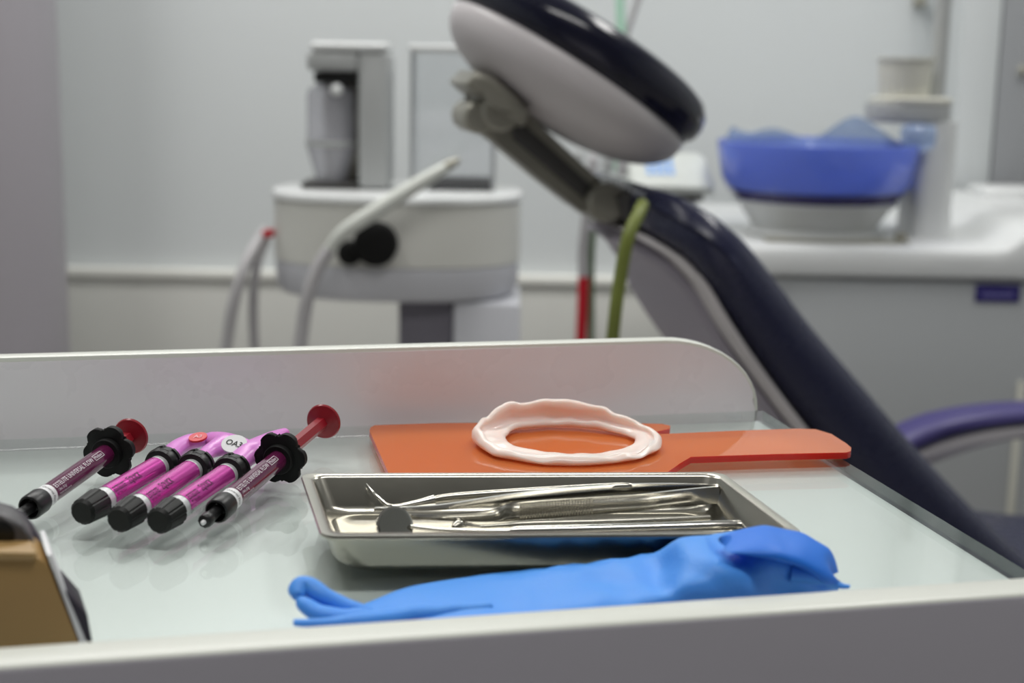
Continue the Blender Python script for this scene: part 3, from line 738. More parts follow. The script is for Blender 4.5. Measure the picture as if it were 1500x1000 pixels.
# headrest arm
bm = poly_block([(700, 140), (735, 138), (778, 170), (838, 226), (884, 268), (905, 290), (900, 322), (872, 322), (846, 306), (790, 262), (735, 216), (700, 190)], wc - .03, wc + .03, .007); arm_o = obj('headrest_arm', bm, M['charcoal'], chair, 40)
bm = poly_block([(748, 176), (764, 178), (868, 272), (874, 292), (862, 297), (752, 204)], wc - .034, wc + .034, .004); obj('arm_inset', bm, M['dark_grey'], arm_o, 40)
def pivot(x, y, r, w0, w1, m, name, parent):
    c = side(x, y, w0); bm = bmesh.new(); lathe(bm, [(r * .82, 0), (r, .004), (r, w1 - w0 - .004), (r * .82, w1 - w0)], frame(c, c + WX), 32); return obj(name, bm, m, parent)
pivot(736, 163, .021, wc - .048, wc + .048, M['mech'], 'pivot', chair)
pivot(703, 172, .017, wc - .042, wc + .042, M['mech'], 'pivot', chair)
pivot(891, 298, .021, wc - .050, wc + .050, M['charcoal'], 'pivot', chair)
bm = poly_block([(682, 122), (700, 104), (722, 112), (758, 140), (778, 166), (768, 186), (746, 172), (718, 146), (700, 140)], wc - .075, wc + .045, .006); obj('headrest_bracket', bm, M['charcoal'], chair, 40)
# headrest: oval dish with thick pad
hc = side(827, 110, wc)
e1p, e1q = side(668, 2, wc), side(990, 216, wc)
e1 = (e1q - e1p); HL = e1.length / 2; e1.normalize(); en = WX.cross(e1); en = -en if en.z < 0 else en
hc = (e1p + e1q) / 2
HB = .135
def oval(r0, hgt, exp, sign, nr=14, nth=56, sw=1.0, bow=0.0, base=0.0, lip=0.0):
    rings = []
    for i in range(nr + 1):
        rho = math.cos(PI / 2 * i / nr); z = math.sin(PI / 2 * i / nr) ** exp
        rings.append([hc + e1 * (HL * r0 * rho * math.cos(2 * PI * k / nth)) + WX * (HB * r0 * rho * math.sin(2 * PI * k / nth)) + en * (sign * hgt * z + base) for k in range(nth)])
    return rings
bm = bmesh.new(); rg = oval(1.0, .059, .85, -1)
loft(bm, [[hc + (p - hc) * .97 + en * .004 for p in rg[0]]] + rg[:-1]); hs = obj('headrest_shell', bm, M['shell'], chair, 60)
bm = bmesh.new()
rings = []
for (s, z) in ((.90, .0), (.99, .0035), (1.045, .012), (1.06, .023), (1.045, .035), (.99, .045), (.90, .050), (.75, .052), (.5, .050), (.2, .048)):
    rings.append([hc + (e1 * (HL * math.cos(2 * PI * k / 64)) + WX * (HB * math.sin(2 * PI * k / 64))) * s + en * z for k in range(64)])
loft(bm, rings); obj('headrest_pad', bm, M['navy_gloss'], chair, 60)
# seat, base and pedestal (mostly below the frame)
q = side(1800, 960, wc)
bm = bmesh.new(); Tq = Matrix(((FX.x, WX.x, 0, q.x), (FX.y, WX.y, 0, q.y), (0, 0, 1, q.z), (0, 0, 0, 1)))
box(bm, -.08, .62, -.24, .24, -.06, .05, Tq, .035, 4); obj('seat', bm, M['navy'], chair)
bm = bmesh.new(); box(bm, .0, .30, -.13, .13, -q.z + .06, -.05, Tq, .02, 3); obj('pedestal', bm, M['shell'], chair)
bm = bmesh.new(); box(bm, -.15, .55, -.24, .24, -q.z + .001, -q.z + .07, Tq, .02, 3); obj('base', bm, M['shell'], chair)
# far armrest: violet pad on a grey shell
AW = CW + .01
ap = [(1316, 652), (1340, 634), (1380, 617), (1430, 606), (1480, 600), (1540, 597), (1640, 598)]
aq = [(1316, 672), (1348, 663), (1388, 647), (1436, 634), (1486, 626), (1544, 622), (1640, 622)]
ap = [(x, y + 3) for x, y in ap]
rings = []
for dw, s in ((0, .35), (.006, .8), (.018, 1), (.05, 1), (.062, .8), (.068, .35)):
    pu = [side(*p, AW) + WX * dw for p in cr(ap, 5)]; pd = [side(*p, AW) + WX * dw for p in cr(aq, 5)]
    rings.append([(u + d) / 2 + (u - d) / 2 * s for u, d in zip(pu, pd)] + [(u + d) / 2 - (u - d) / 2 * s for u, d in zip(pu[::-1], pd[::-1])])
bm = bmesh.new(); loft(bm, rings); ar = obj('armrest', bm, M['violet'], chair, 60)
ah = [(1330, 690), (1350, 690), (1390, 676), (1440, 659), (1488, 648), (1544, 642), (1640, 642)]
rings = []
for dw, s in ((.006, .6), (.012, 1), (.056, 1), (.062, .6)):
    pu = [side(*p, AW) + WX * dw for p in cr(aq, 5)]; pd = [side(*p, AW) + WX * dw for p in cr(ah, 5)]
    rings.append([(u + d) / 2 + (u - d) / 2 * s for u, d in zip(pu, pd)] + [(u + d) / 2 - (u - d) / 2 * s for u, d in zip(pu[::-1], pd[::-1])])
bm = bmesh.new(); loft(bm, rings); obj('armrest_shell', bm, M['shell'], ar, 60)
ps = side(1610, 640, AW + .034)
bm = bmesh.new(); tube(bm, [ps, ps + Vector((.02, 0, -.1)), Vector((ps.x + .03, ps.y, q.z - .01)), Vector((ps.x + .02, ps.y - .12, q.z - .03))], .02, 12, 5); obj('armrest_post', bm, M['shell'], ar)

# hoses near the chair
def hose(name, pts, r, m, label, cat='hose', group=None, k=8):
    bm = bmesh.new(); tube(bm, pts, r, 14, k); return tag(obj(name, bm, m), label, cat, group)
o1 = aty(942, 300, 1.60)
hose('suction_hose', [aty(941, 300, 1.36), aty(936, 312, 1.33), aty(920, 348, 1.31), aty(908, 410, 1.31), aty(900, 470, 1.31), aty(892, 560, 1.33), aty(880, 760, 1.36), Vector((aty(870, 900, 1.38).x, 1.38, .012))], .0062, M['hose_olive'], 'olive green hose hanging beside the chair back from its top hinge')
Yr = 2.64
xr = aty(852, 450, Yr).x
zr_t = aty(852, 405, Yr).z
bm = bmesh.new(); tube(bm, [Vector((xr, Yr, .01)), Vector((xr, Yr, .3)), Vector((xr + .002, Yr, zr_t))], .0105, 14, 5)
rs = tag(obj('red_hose', bm, M['hose_red']), 'red upright hose with pale upper sleeve, left of the chair back', 'hose')
bm = bmesh.new(); tube(bm, [Vector((xr + .002, Yr, zr_t)), aty(854, 370, Yr), aty(858, 330, Yr), aty(862, 300, Yr), aty(872, 262, Yr)], .0100, 14, 5); obj('pale_sleeve', bm, M['hose_grey'], rs)
hose('green_hose', [Vector((xr + .022, Yr + .03, .01)), Vector((xr + .022, Yr + .03, .4)), aty(866, 400, Yr + .03), aty(868, 350, Yr + .03), aty(878, 262, Yr + .03)], .0065, M['hose_green'], 'thin dark green hose just right of the red hose')
Yo = 2.6
hose('ceiling_hose', [Vector((aty(904, 0, Yo).x - .01, Yo, H)), aty(905, -200, Yo), aty(908, 0, Yo), aty(911, 60, Yo), aty(914, 160, Yo), aty(905, 250, Yo)], .0085, M['hose_mint'], 'mint green hose coming down behind the headrest')
hose('ceiling_cable', [Vector((aty(934, 0, Yo).x + .33, Yo, H)), aty(934, 0, Yo) + Vector((.12, 0, .42)), aty(934, 0, Yo), aty(918, 55, Yo), aty(908, 160, Yo), aty(895, 250, Yo)], .0055, M['hose_grey'], 'thin grey slanting cable beside the mint hose above the headrest', 'cable')

# ------------------------------------------------------------------ scaler cart in the background
YS = 2.20
sp = lambda x, y, dy=0.0: aty(x, y, YS + dy)
scx = sp(572, 300).x; ztop = sp(572, 288).z; hw = sp(767, 300).x - scx
scar = thing('scaler_cart', (scx, YS + .15, 0), 'white rounded trolley against the wall carrying a water tower and a clear case', 'trolley')
def dshape(hw, dep, n=40, p=2.6, y0=0.0):
    out = []
    for k in range(n):
        t = 2 * PI * k / n; c, s = math.cos(t), math.sin(t)
        out.append((scx + hw * math.copysign(abs(c) ** (2 / p), c), YS + .15 + y0 + dep * math.copysign(abs(s) ** (2 / p), s)))
    return out
def stack(levels, n=48, p=2.6):
    bm = bmesh.new(); loft(bm, [[Vector((x, y, z)) for x, y in dshape(h, d, n, p)] for h, d, z in levels]); return bm
zA = sp(572, 300).z; zG = sp(572, 393).z; zB = sp(480, 446).z
bm = stack([(hw - .01, .14, ztop), (hw - .002, .148, ztop - .002), (hw, .150, ztop - .006), (hw, .15, zA + .001), (hw - .004, .146, zA - .001)]); bm2 = bm
obj('top_tray', bm, M['unit_white'], scar)
bm = stack([(hw - .004, .146, zA - .001), (hw - .004, .146, zG), (hw - .006, .144, zG - .001)]); obj('upper_body', bm, M['cart_white'], scar)
bm = stack([(hw - .005, .145, zG - .0015), (hw - .006, .144, zB + .02), (hw - .014, .136, zB + .006), (hw - .03, .12, zB)]); obj('lower_body', bm, M['cart_low'], scar)
x0, x1 = sp(586, 480, .08).x, sp(664, 480, .08).x
bm = bmesh.new(); box(bm, x0, x1, YS + .05, YS + .2, .10, zB + .001, bev=.004); obj('column', bm, M['column_grey'], scar)
bm = bmesh.new(); box(bm, x1 + .001, sp(762, 480, .04).x, YS + .035, YS + .24, .10, zB + .001, bev=.008); obj('side_panel', bm, M['cart_low'], scar)
bm = bmesh.new(); box(bm, scx - .18, scx + .18, YS - .02, YS + .32, .06, .10, bev=.015, seg=3); obj('base', bm, M['cart_low'], scar)
for dx in (-.15, .15):
    for dy in (.01, .29):
        bm = bmesh.new(); lathe(bm, [(.01, -.01), (.026, -.008), (.03, 0), (.026, .008), (.01, .01)], Matrix.Translation((scx + dx, YS + dy, .0305)) @ Matrix.Rotation(PI / 2, 4, 'Y'), 16); obj('caster', bm, M['dark_grey'], scar)
bm = bmesh.new(); c = sp(549, 359, -.02); lathe(bm, [(.020, 0), (.032, .003), (.034, .008), (.034, .03)], frame(c, c + Vector((0, 1, 0))), 32)
c = sp(511, 372, -.012); lathe(bm, [(.010, 0), (.018, .003), (.019, .006), (.019, .03)], frame(c, c + Vector((0, 1, 0))), 24); hd = obj('handpiece_holder', bm, M['black_matte'], scar)
bm = bmesh.new(); c = sp(388, 343, .085); lathe(bm, [(.004, 0), (.007, .002), (.007, .02)], frame(c, c + Vector((.4, 1, 0))), 16); obj('red_button', bm, M['hose_red'], scar)
# handpiece with hose
bm = bmesh.new(); tube(bm, [sp(482, 365, -.05), sp(500, 343, -.055), sp(530, 322, -.06), sp(580, 290, -.06), sp(630, 259, -.06), sp(655, 244, -.06)], [.008, .0105, .0118, .0118, .0105, .008], 16, 6)
hpz = tag(obj('scaler_handpiece', bm, M['pen_white']), 'white pen-shaped handpiece tilted in the black holder of the rounded trolley', 'handpiece')
bm = bmesh.new(); tube(bm, [sp(653, 244, -.06), sp(663, 239, -.06), sp(673, 233, -.06)], [.008, .007, .004], 12, 4); obj('tip', bm, M['mech'], hpz)
bm = bmesh.new(); tube(bm, [sp(482, 366, -.05), sp(466, 392, -.055), sp(452, 430, -.06), sp(444, 475, -.06), sp(438, 540, -.06), sp(440, 640, -.04), sp(470, 700, .0), sp(560, 705, .06)], .0105, 14, 8); obj('hose', bm, M['hose_grey'], hpz)
hose('trolley_hose', [sp(388, 338, .12), sp(374, 360, .07), sp(356, 396, .04), sp(343, 440, .03), sp(334, 490, .03), sp(326, 570, .03), sp(330, 700, .05), Vector((sp(350, 800, .05).x, YS + .05, .012))], .0095, M['hose_grey'], 'outermost grey hose looping down from the left side of the trolley')
hose('trolley_cable', [sp(388, 352, .10), sp(378, 380, .07), sp(372, 420, .06), sp(371, 470, .06), sp(375, 560, .06), sp(380, 700, .06), Vector((sp(390, 800, .06).x, YS + .06, .012))], .0080, M['hose_grey'], 'inner grey hose hanging straight down along the left side of the trolley')
# water tower
tx0, tx1 = sp(452, 200, .12).x, sp(570, 200, .12).x; tzt = sp(510, 62, .12).z
tw_ = thing('water_tower', ((tx0 + tx1) / 2, YS + .15, ztop), 'grey dispenser tower with a clear bottle standing on the trolley', 'dispenser')
xm = sp(526, 200, .12).x
bm = bmesh.new(); box(bm, xm, tx1, YS + .10, YS + .22, ztop + .0008, tzt - .014, bev=.01, seg=3); obj('tower_body', bm, M['device_grey'], tw_)
zh = sp(480, 104, .12).z
bm = bmesh.new(); box(bm, tx0, xm + .002, YS + .10, YS + .22, zh, tzt - .014, bev=.008, seg=3); hd2 = obj('tower_head', bm, M['device_grey'], tw_)
bm = bmesh.new(); box(bm, tx0 + .006, tx1 - .002, YS + .098, YS + .222, tzt - .0135, tzt, bev=.006, seg=3); obj('tower_cap', bm, M['unit_white'], tw_)
bm = bmesh.new(); box(bm, sp(470, 200, .15).x, xm - .0005, YS + .185, YS + .215, ztop + .012, zh - .0005, bev=.003); obj('recess_panel', bm, M['mech'], tw_)
bm = bmesh.new(); box(bm, sp(462, 200, .12).x, xm - .001, YS + .105, YS + .18, sp(480, 121, .12).z, zh - .0006, bev=.004); obj('bottle_socket', bm, M['black_matte'], tw_)
bm = bmesh.new(); box(bm, sp(442, 200, .12).x, xm - .001, YS + .105, YS + .21, ztop + .0008, ztop + .011, bev=.003); obj('foot', bm, M['dark_grey'], tw_)
bxc = sp(482, 200, .12).x; br = (sp(520, 200, .12).x - sp(444, 200, .12).x) / 2 * .96
zz = lambda y: sp(480, y, .12).z
prof = [(br * .62, zz(276)), (br * .66, zz(272)), (br * .62, zz(262)), (br * .80, zz(240)), (br * .98, zz(218)), (br, zz(214)), (br, zz(206)), (br * .97, zz(204)), (br * .97, zz(140)), (br * .9, zz(130)), (br * .6, zz(124)), (br * .58, zz(121.5))]
prof = [(r, z - (0)) for r, z in prof]
bm = bmesh.new(); lathe(bm, prof, Matrix.Translation((bxc, YS + .145, 0)), 32, caps=True)
bt = tag(obj('water_bottle', bm, M['bottle']), 'clear plastic water bottle hanging in the dispenser tower', 'bottle')
bm = bmesh.new(); lathe(bm, [(br * 1.01, zz(215)), (br * 1.03, zz(213)), (br * 1.03, zz(208)), (br * 1.01, zz(206))], Matrix.Translation((bxc, YS + .145, 0)), 32, closed_profile=True); obj('bottle_ring', bm, M['device_grey'], bt)
bm = bmesh.new(); c = Vector((sp(488, 131, .06).x, YS + .098, zz(131))); lathe(bm, [(.003, -.004), (.009, 0), (.0095, .004), (.0095, .03)], frame(c, c + Vector((0, 1, 0))), 20); obj('bottle_button', bm, M['unit_white'], bt)
# clear case
cx0, cx1 = sp(603, 200, .15).x, sp(726, 200, .15).x; czt = sp(640, 66, .15).z
cc = thing('clear_case', ((cx0 + cx1) / 2, YS + .17, ztop), 'clear acrylic case with black base and pale lid on the trolley', 'display case')
bm = bmesh.new(); box(bm, sp(628, 280, .12).x, cx1 - .002, YS + .12, YS + .23, ztop + .0008, sp(680, 266, .12).z, bev=.003); obj('case_base', bm, M['black_matte'], cc)
for nm, (xa, xb, ya, yb) in {'front_pane': (cx0, cx1, .115, .119), 'rear_pane': (cx0, cx1, .236, .240), 'side_pane': (cx0, cx0 + .004, .1195, .2355)}.items():
    bm = bmesh.new(); box(bm, xa, xb, YS + ya, YS + yb, ztop + .0008, czt - .0125, bev=.0008, seg=1); obj('side_pane' if nm == 'side_pane' else nm, bm, M['acrylic'], cc)
bm = bmesh.new(); box(bm, cx1 - .004, cx1, YS + .1195, YS + .2355, ztop + .0008, czt - .0125, bev=.0008, seg=1); obj('side_pane', bm, M['acrylic'], cc)
bm = bmesh.new(); box(bm, cx0 - .003, cx1 + .003, YS + .112, YS + .243, czt - .012, czt, bev=.004, seg=3); obj('lid', bm, M['unit_white'], cc)
for xx in (cx0 + .0002, cx1 - .0062):
    bm = bmesh.new(); box(bm, xx, xx + .006, YS + .1195, YS + .1255, ztop + .001, czt - .0125, bev=.001, seg=1); obj('corner_post', bm, M['device_grey'], cc)

# ------------------------------------------------------------------ dental unit at the right
YU = 2.28
up = lambda x, y, dy=0.0: aty(x, y, YU + dy)
zf = up(1300, 362).z; xL = up(1035, 360, .0).x; xR = up(1640, 360).x
unit = thing('dental_unit', ((xL + xR) / 2, YU + .35, 0), 'white dental unit with moulded top carrying a blue rinse bowl, right of the chair', 'dental unit')
bm = bmesh.new()
prof = [(YU + .010, zf - .051), (YU + .002, zf - .045), (YU, zf - .018), (YU + .006, zf - .006), (YU + .022, zf), (YU + .40, zf + .006), (YU + .54, zf + .009), (YU + .57, zf + .010), (YU + .60, zf + .008), (YU + .60, zf - .051)]
xs = [xL, xL + .006, xL + .03] + [xL + .03 + (up(1462, 360).x - xL - .03) * k / 4 for k in range(1, 5)] + [up(1478, 350).x, up(1490, 345).x, up(1506, 340).x, up(1530, 330).x, xR]
lift = [0, 0, 0, 0, 0, 0, 0, .004, .012, .026, .034, .036]
ins = [.03, .008, 0] + [0] * 9
bm = bmesh.new(); loft(bm, [[Vector((x, y + (i if y < YU + .3 else -i), z + (l if z > zf - .03 else 0))) for y, z in prof] for x, l, i in zip(xs, lift, ins)]); obj('moulded_top', bm, M['unit_white'], unit, 40)
bm = bmesh.new(); box(bm, xL + .02, xR - .01, YU + .014, YU + .58, .07, zf - .0515, bev=.012, seg=3); ub = obj('body', bm, M['unit_body'], unit)
bm = bmesh.new(); box(bm, xL + .06, xR - .05, YU + .06, YU + .54, .0005, .0695); obj('plinth', bm, M['dark_grey'], unit)
sx = up(1485, 700, .01).x
bm = bmesh.new(); box(bm, sx - .006, sx + .006, YU + .009, YU + .0142, .08, up(1485, 560).z, bev=.001); obj('door_seam', bm, M['ivory'], ub)
pa, pb = up(1430, 416, .012), up(1493, 443, .012)
bm = bmesh.new(); box(bm, pa.x, pb.x, YU + .0105, YU + .0143, pb.z, pa.z, bev=.001); pq = obj('nameplate', bm, M['plaque'], unit)
bm = bmesh.new()
for k in range(7):
    xx = pa.x + (pb.x - pa.x) * (.16 + .1 * k); box(bm, xx, xx + .0045, YU + .0098, YU + .0106, pb.z + .0085, pb.z + .0155)
obj('nameplate_mark', bm, M['plaque_ink'], pq)
# pillar with cup filler and cup shelf
px0, px1 = up(1338, 300, .12).x, up(1396, 300, .12).x
pzt = up(1350, 178, .1).z
bm = bmesh.new(); pcx = (px0 + px1) / 2; pw = px1 - px0
rings = []
for z, s in ((zf - .002, 1.16), (zf + .012, 1.06), (zf + .05, 1.0), (pzt - .03, 1.0), (pzt, .98)):
    rings.append([Vector((pcx + x * s, YU + .17 + y * s, z)) for x, y in rrect(pw, .12, .022, 5)])
loft(bm, rings); pil = obj('pillar', bm, M['unit_white'], unit)
bm = bmesh.new(); s0, s1 = up(1287, 168, .1).x, up(1404, 168, .1).x
rings = []
zs0, zs1 = up(1340, 181, .1).z, up(1340, 153, .1).z
for z, s in ((zs0, .9), (zs0 + .004, .97), (zs1 - .008, 1.0), (zs1, .98), (zs1 + .0005, .9)):
    rings.append([Vector(((s0 + s1) / 2 + x * s, YU + .17 + y * s, z)) for x, y in rrect(s1 - s0, .13, .04, 6)])
loft(bm, rings); obj('cup_shelf', bm, M['device_grey'], unit)
bm = bmesh.new(); rings = []
for z, s in ((zs1 + .0008, .98), (zs1 + .008, 1.0), (zs1 + .010, .96)):
    rings.append([Vector(((s0 + s1) / 2 + .004 + x * s, YU + .17 + y * s, z)) for x, y in rrect(s1 - s0 - .006, .132, .04, 6)])
loft(bm, rings); obj('shelf_lip', bm, M['ivory'], unit)
rx0 = up(1388, 60, .16).x
bm = bmesh.new(); tube(bm, [Vector((rx0, YU + .20, zs1 + .01)), Vector((rx0, YU + .20, zs1 + .2)), Vector((rx0, YU + .20, 1.45))], .0135, 16, 2); obj('lamp_pole', bm, M['device_grey'], unit)
cxm = up(1338, 120, .1).x; cr1 = (up(1380, 90, .1).x - up(1295, 90, .1).x) / 2; cz0 = zs1 + .0105; cz1 = up(1338, 84, .1).z
bm = bmesh.new(); lathe(bm, [(cr1 * .86, cz0), (cr1 * .88, cz0 + .004), (cr1 * .97, cz1 - .006), (cr1 * 1.04, cz1 - .004), (cr1 * 1.04, cz1), (cr1 * .95, cz1), (cr1 * .84, cz0 + .006), (.002, cz0 + .005)], Matrix.Translation((cxm, YU + .155, 0)), 36)
tag(obj('rinse_cup', bm, M['ivory']), 'ivory cup standing on the shelf above the blue bowl', 'cup')
# bowl pedestal, blue bowl, film
bx = up(1196, 250, .16).x; Yb = YU + .16
rw = (up(1344, 208, .16).x - up(1050, 208, .16).x) / 2
zr_, zb_ = up(1196, 208, .16).z, up(1196, 291, .16).z
bm = bmesh.new(); lathe(bm, [(rw * .66, zf + .001), (rw * .70, zf + .006), (rw * .62, zf + .016), (rw * .74, zb_ - .014), (rw * .82, zb_ - .004), (rw * .80, zb_)], Matrix.Translation((bx, Yb, 0)), 48); obj('bowl_pedestal', bm, M['unit_white'], unit)
bm = bmesh.new(); box(bm, up(1120, 340, .05).x, up(1330, 340, .05).x, YU + .035, YU + .07, zf + .0012, zf + .006, bev=.002); obj('drain_slot', bm, M['mech'], unit)
bm = bmesh.new(); c = up(1320, 344, .05); lathe(bm, [(.010, 0), (.011, .006), (.008, .012)], Matrix.Translation((c.x, YU + .05, zf + .006)), 16); obj('drain_knob', bm, M['charcoal'], unit)
bowl = thing('rinse_bowl', (bx, Yb, zb_), 'translucent blue glass rinse bowl on the white dental unit', 'bowl')
th = .004
po = [(.02, zb_ + .0005), (rw * .80, zb_ + .0005), (rw * .87, zb_ + .012), (rw * .885, zb_ + .017), (rw * .94, zb_ + .035), (rw * .985, zr_ - .02), (rw * 1.0, zr_)]
pi_ = [(r - th, max(z, zb_ + .005)) for r, z in po[1:]][::-1] + [(.02, zb_ + .005)]
bm = bmesh.new(); lathe(bm, po + [(rw * 1.0 - th * .5, zr_ + .001)] + pi_, Matrix.Translation((bx, Yb, 0)), 56, closed_profile=True)
for f in bm.faces: f.material_index = 1 if f.calc_center_median().z < zb_ + .018 else 0
obj('bowl_wall', bm, [M['bowl'], M['bowl_base']], bowl)
bm = bmesh.new(); lathe(bm, [(.021, zb_ + .0052), (rw * .80 - th, zb_ + .0052), (rw * .87 - th - .001, zb_ + .013), (rw * .90 - th - .001, zb_ + .022), (rw * .87 - th, zb_ + .022), (rw * .82 - th, zb_ + .013), (.021, zb_ + .012)], Matrix.Translation((bx, Yb, 0)), 56, closed_profile=True); obj('bowl_floor', bm, M['bowl_base'], bowl)
# crumpled film in the bowl
bm = bmesh.new(); n = 90; rings = []
def filmtop(x):     # height above the rim by place round the bowl
    return 0
for lev in range(7):
    q = []
    for k in range(n):
        t = 2 * PI * k / n; ct, st = math.cos(t), math.sin(t)
        pk = .034 * max(0, math.cos(t - math.radians(160))) ** 10 + .028 * max(0, math.cos(t - math.radians(112))) ** 14 + .052 * max(0, math.cos(t - math.radians(50))) ** 10 + .018 * max(0, math.cos(t - math.radians(345))) ** 16 - .012
        pk += .004 * noise.noise(Vector((ct * 4, st * 4, 1)))
        zt_ = zr_ + pk; zz0 = zb_ + .02
        z = zz0 + (zt_ - zz0) * lev / 6
        rr = (rw * .80 + (rw * .965 - rw * .80) * min(1, (z - zz0) / (zr_ - zz0)) - .006) * (1 - .03 * abs(noise.noise(Vector((ct * 5, st * 5, lev * .6)))))
        if z > zr_: rr -= (z - zr_) * .5
        q.append(Vector((bx + rr * ct, Yb + rr * st, z)))
    rings.append(q)
loft(bm, rings, caps=False)
r2_ = [[p + Vector(((bx - p.x), (Yb - p.y), 0)).normalized() * .0008 for p in q] for q in rings]
loft(bm, r2_, caps=False)
tag(obj('plastic_liner', bm, M['film'], angle=80), 'crumpled pale blue plastic liner sticking up out of the blue bowl', 'liner')
bm = bmesh.new()
tube(bm, [up(1322, 291, .10), up(1333, 268, .09), up(1341, 240, .09), up(1345, 214, .09), up(1342, 195, .10), up(1330, 186, .12)], .0042, 10, 6); obj('water_spout', bm, M['acrylic'], unit)
bm = bmesh.new(); rings = []
for (x, y, hh, dy) in ((1322, 196, 12, .09), (1338, 202, 20, .085), (1352, 203, 20, .085), (1368, 200, 16, .09)):
    c = up(x, y, dy); h = hh / F * (YU + dy)
    rings.append([c + Vector((0, .014 * math.cos(2 * PI * k / 16), h * math.sin(2 * PI * k / 16))) for k in range(16)])
loft(bm, rings); obj('spout_guard', bm, M['film'], unit)
# tray at the far right of the unit
bm = bmesh.new(); c0, c1 = up(1442, 244, .46), up(1560, 244, .46)
box(bm, c0.x, c1.x, YU + .46, YU + .57, zf + .0105, zf + .06, bev=.012, seg=3)
tag(obj('white_box', bm, M['unit_white']), 'low white box on the rear of the unit top at the right edge', 'box')
# tall cabinet and wall pier at right
bm = bmesh.new(); xw = aty(1461, 150, 2.90).x
box(bm, xw, xw + .60, 2.90, 3.075, 0.0005, 2.2, bev=.01)
cab = tag(obj('tall_cabinet', bm, M['cabinet_grey']), 'tall grey cabinet against the back wall at the right edge', 'cabinet')
c = aty(1497, 103, 2.895); bm = bmesh.new(); lathe(bm, [(.006, -.012), (.010, -.010), (.006, -.002), (.006, .004)], frame(Vector((c.x, 2.90, c.z)), Vector((c.x, 3.2, c.z))), 16); obj('knob', bm, M['mech'], cab)
bm = bmesh.new(); xq = aty(1402, 150, 2.905).x
box(bm, xq, xw - .002, 2.905, YB, 0, H, bev=.004); struct('trim_3', bm, M['wall'])
c = aty(1349, 4, YB - .02); bm = bmesh.new(); box(bm, c.x - .012, c.x + .012, YB - .02, YB, c.z - .008, c.z + .014, bev=.003); tube(bm, [Vector((c.x, YB - .018, c.z)), Vector((c.x, YB - .035, c.z - .004)), Vector((c.x, YB - .036, c.z + .01))], .004, 8, 3)
tag(obj('wall_hook', bm, M['mech']), 'small metal hook on the back wall above the cup', 'hook')

# console with keys behind the chair
YK = 2.42
kp = lambda x, y, dy=0.0: aty(x, y, YK + dy)
k0, k1 = kp(925, 280), kp(1046, 280); kz = kp(985, 284).z
con = thing('control_console', ((k0.x + k1.x) / 2, YK + .08, 0), 'white console with blue keys between the headrest and the blue bowl', 'control panel')
bm = bmesh.new()
ol2 = [(YK, kz), (YK - .004, kz + .012), (YK + .004, kz + .022), (YK + .10, kz + .060), (YK + .12, kz + .062), (YK + .13, kz + .055), (YK + .13, kz)]
xs = [k0.x - .004, k0.x, k0.x + .01, k1.x - .018, k1.x - .006, k1.x]; sc_ = [.7, .92, 1, 1, .9, .65]
bm = bmesh.new(); loft(bm, [[Vector((x, YK + .065 + (y - YK - .065) * (.9 + .1 * s), kz + (z - kz) * s)) for y, z in ol2] for x, s in zip(xs, sc_)]); hs_ = obj('housing', bm, M['console_white'], con, 40)
for i in range(4):
    for j in range(3):
        xx = kp(950, 250).x + i * .0125; yy = YK + .024 + j * .024; z = kz + .022 + (yy - YK - .004) * .038 / .096 + .0003
        bm = bmesh.new(); T = Matrix.Translation((xx, yy, z)) @ Matrix.Rotation(math.atan2(.038, .096), 4, 'X')
        box(bm, 0, .009, 0, .017, -.001, .0018, T, .0006, 1); obj('key', bm, M['key_blue'], hs_)
bm = bmesh.new(); box(bm, kp(992, 290).x, kp(1032, 290).x, YK + .01, YK + .11, kz - .012, kz - .0003, bev=.002); obj('bracket', bm, M['dark_grey'], con)
bm = bmesh.new(); xx = kp(1008, 290).x; box(bm, xx - .02, xx + .02, YK + .04, YK + .09, .02, kz - .012, bev=.004); obj('post', bm, M['cart_low'], con)
bm = bmesh.new(); box(bm, xx - .09, xx + .03, YK - .02, YK + .16, .0005, .02, bev=.004); obj('foot', bm, M['cart_low'], con)
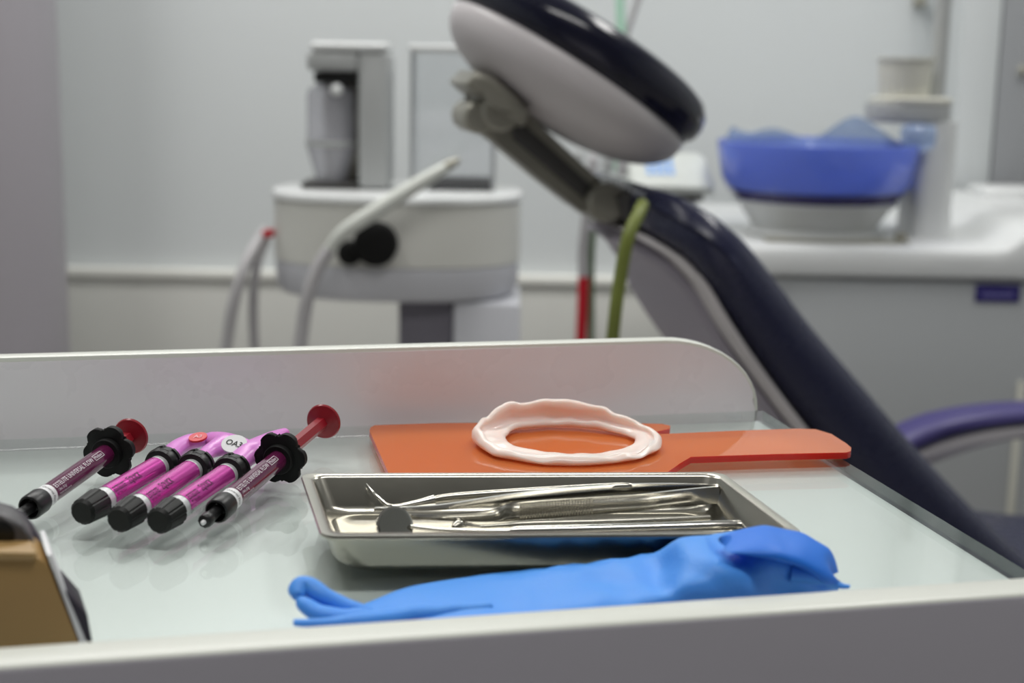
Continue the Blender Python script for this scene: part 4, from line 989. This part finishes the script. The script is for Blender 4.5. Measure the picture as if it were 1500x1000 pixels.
xa, xb = kp(838, 260).x, kp(926, 260).x
bm = bmesh.new(); box(bm, xa, k0.x - .002, YK + .03, YK + .10, kp(880, 262).z - .012, kp(880, 262).z, bev=.004); obj('holder_bar', bm, M['device_grey'], con)
for i in range(4):
    xx = xa + .012 + (xb - xa - .02) * i / 3.2
    bm = bmesh.new(); zt_ = kp(880, 222 + 6 * (i % 2)).z; z0_ = kp(880, 262).z + .0005
    lathe(bm, [(.006, z0_), (.009, z0_ + .01), (.009, zt_ - .012), (.006, zt_ - .004), (.003, zt_)], Matrix.Translation((xx, YK + .065, 0)), 16)
    tag(obj('handpiece', bm, M['hose_grey'] if i % 2 else M['device_grey']), 'grey upright handpiece in the holder beside the white console, %s' % ('at the left end', 'second from the left', 'second from the right', 'nearest the console')[i], 'handpiece', 'handpieces in the console holder')

# ------------------------------------------------------------------ light
def area(name, loc, sx, sy, power, col=(1, 1, 1), rot=(0, 0, 0)):
    l = bpy.data.lights.new(name, 'AREA'); l.shape = 'RECTANGLE'; l.size = sx; l.size_y = sy; l.energy = power; l.color = col
    o = bpy.data.objects.new(name, l); COL.objects.link(o); o.location = loc; o.rotation_euler = rot
    return o
area('ceiling_lamp_rear', (-.3, 2.3, H - .03), 1.2, .3, 37, (1, .99, .96))
area('ceiling_lamp_right', (1.1, 2.0, H - .03), .3, 1.2, 30, (1, .99, .96))
area('ceiling_lamp_left', (-1.0, 1.6, H - .03), .3, 1.2, 24, (1, .99, .96))
area('ceiling_lamp_mid', (0.1, 0.15, H - .03), 1.2, .3, 24, (1, .99, .96))
w = bpy.data.worlds.new('world'); scn.world = w; w.use_nodes = True
w.node_tree.nodes['Background'].inputs['Color'].default_value = (.6, .65, .7, 1); w.node_tree.nodes['Background'].inputs['Strength'].default_value = .05
scn.view_settings.view_transform = 'Standard'; scn.view_settings.look = 'None'; scn.view_settings.exposure = -0.7; scn.view_settings.gamma = 1
scn.cycles.use_denoising = True
scn.cycles.max_bounces = 12; scn.cycles.transparent_max_bounces = 16
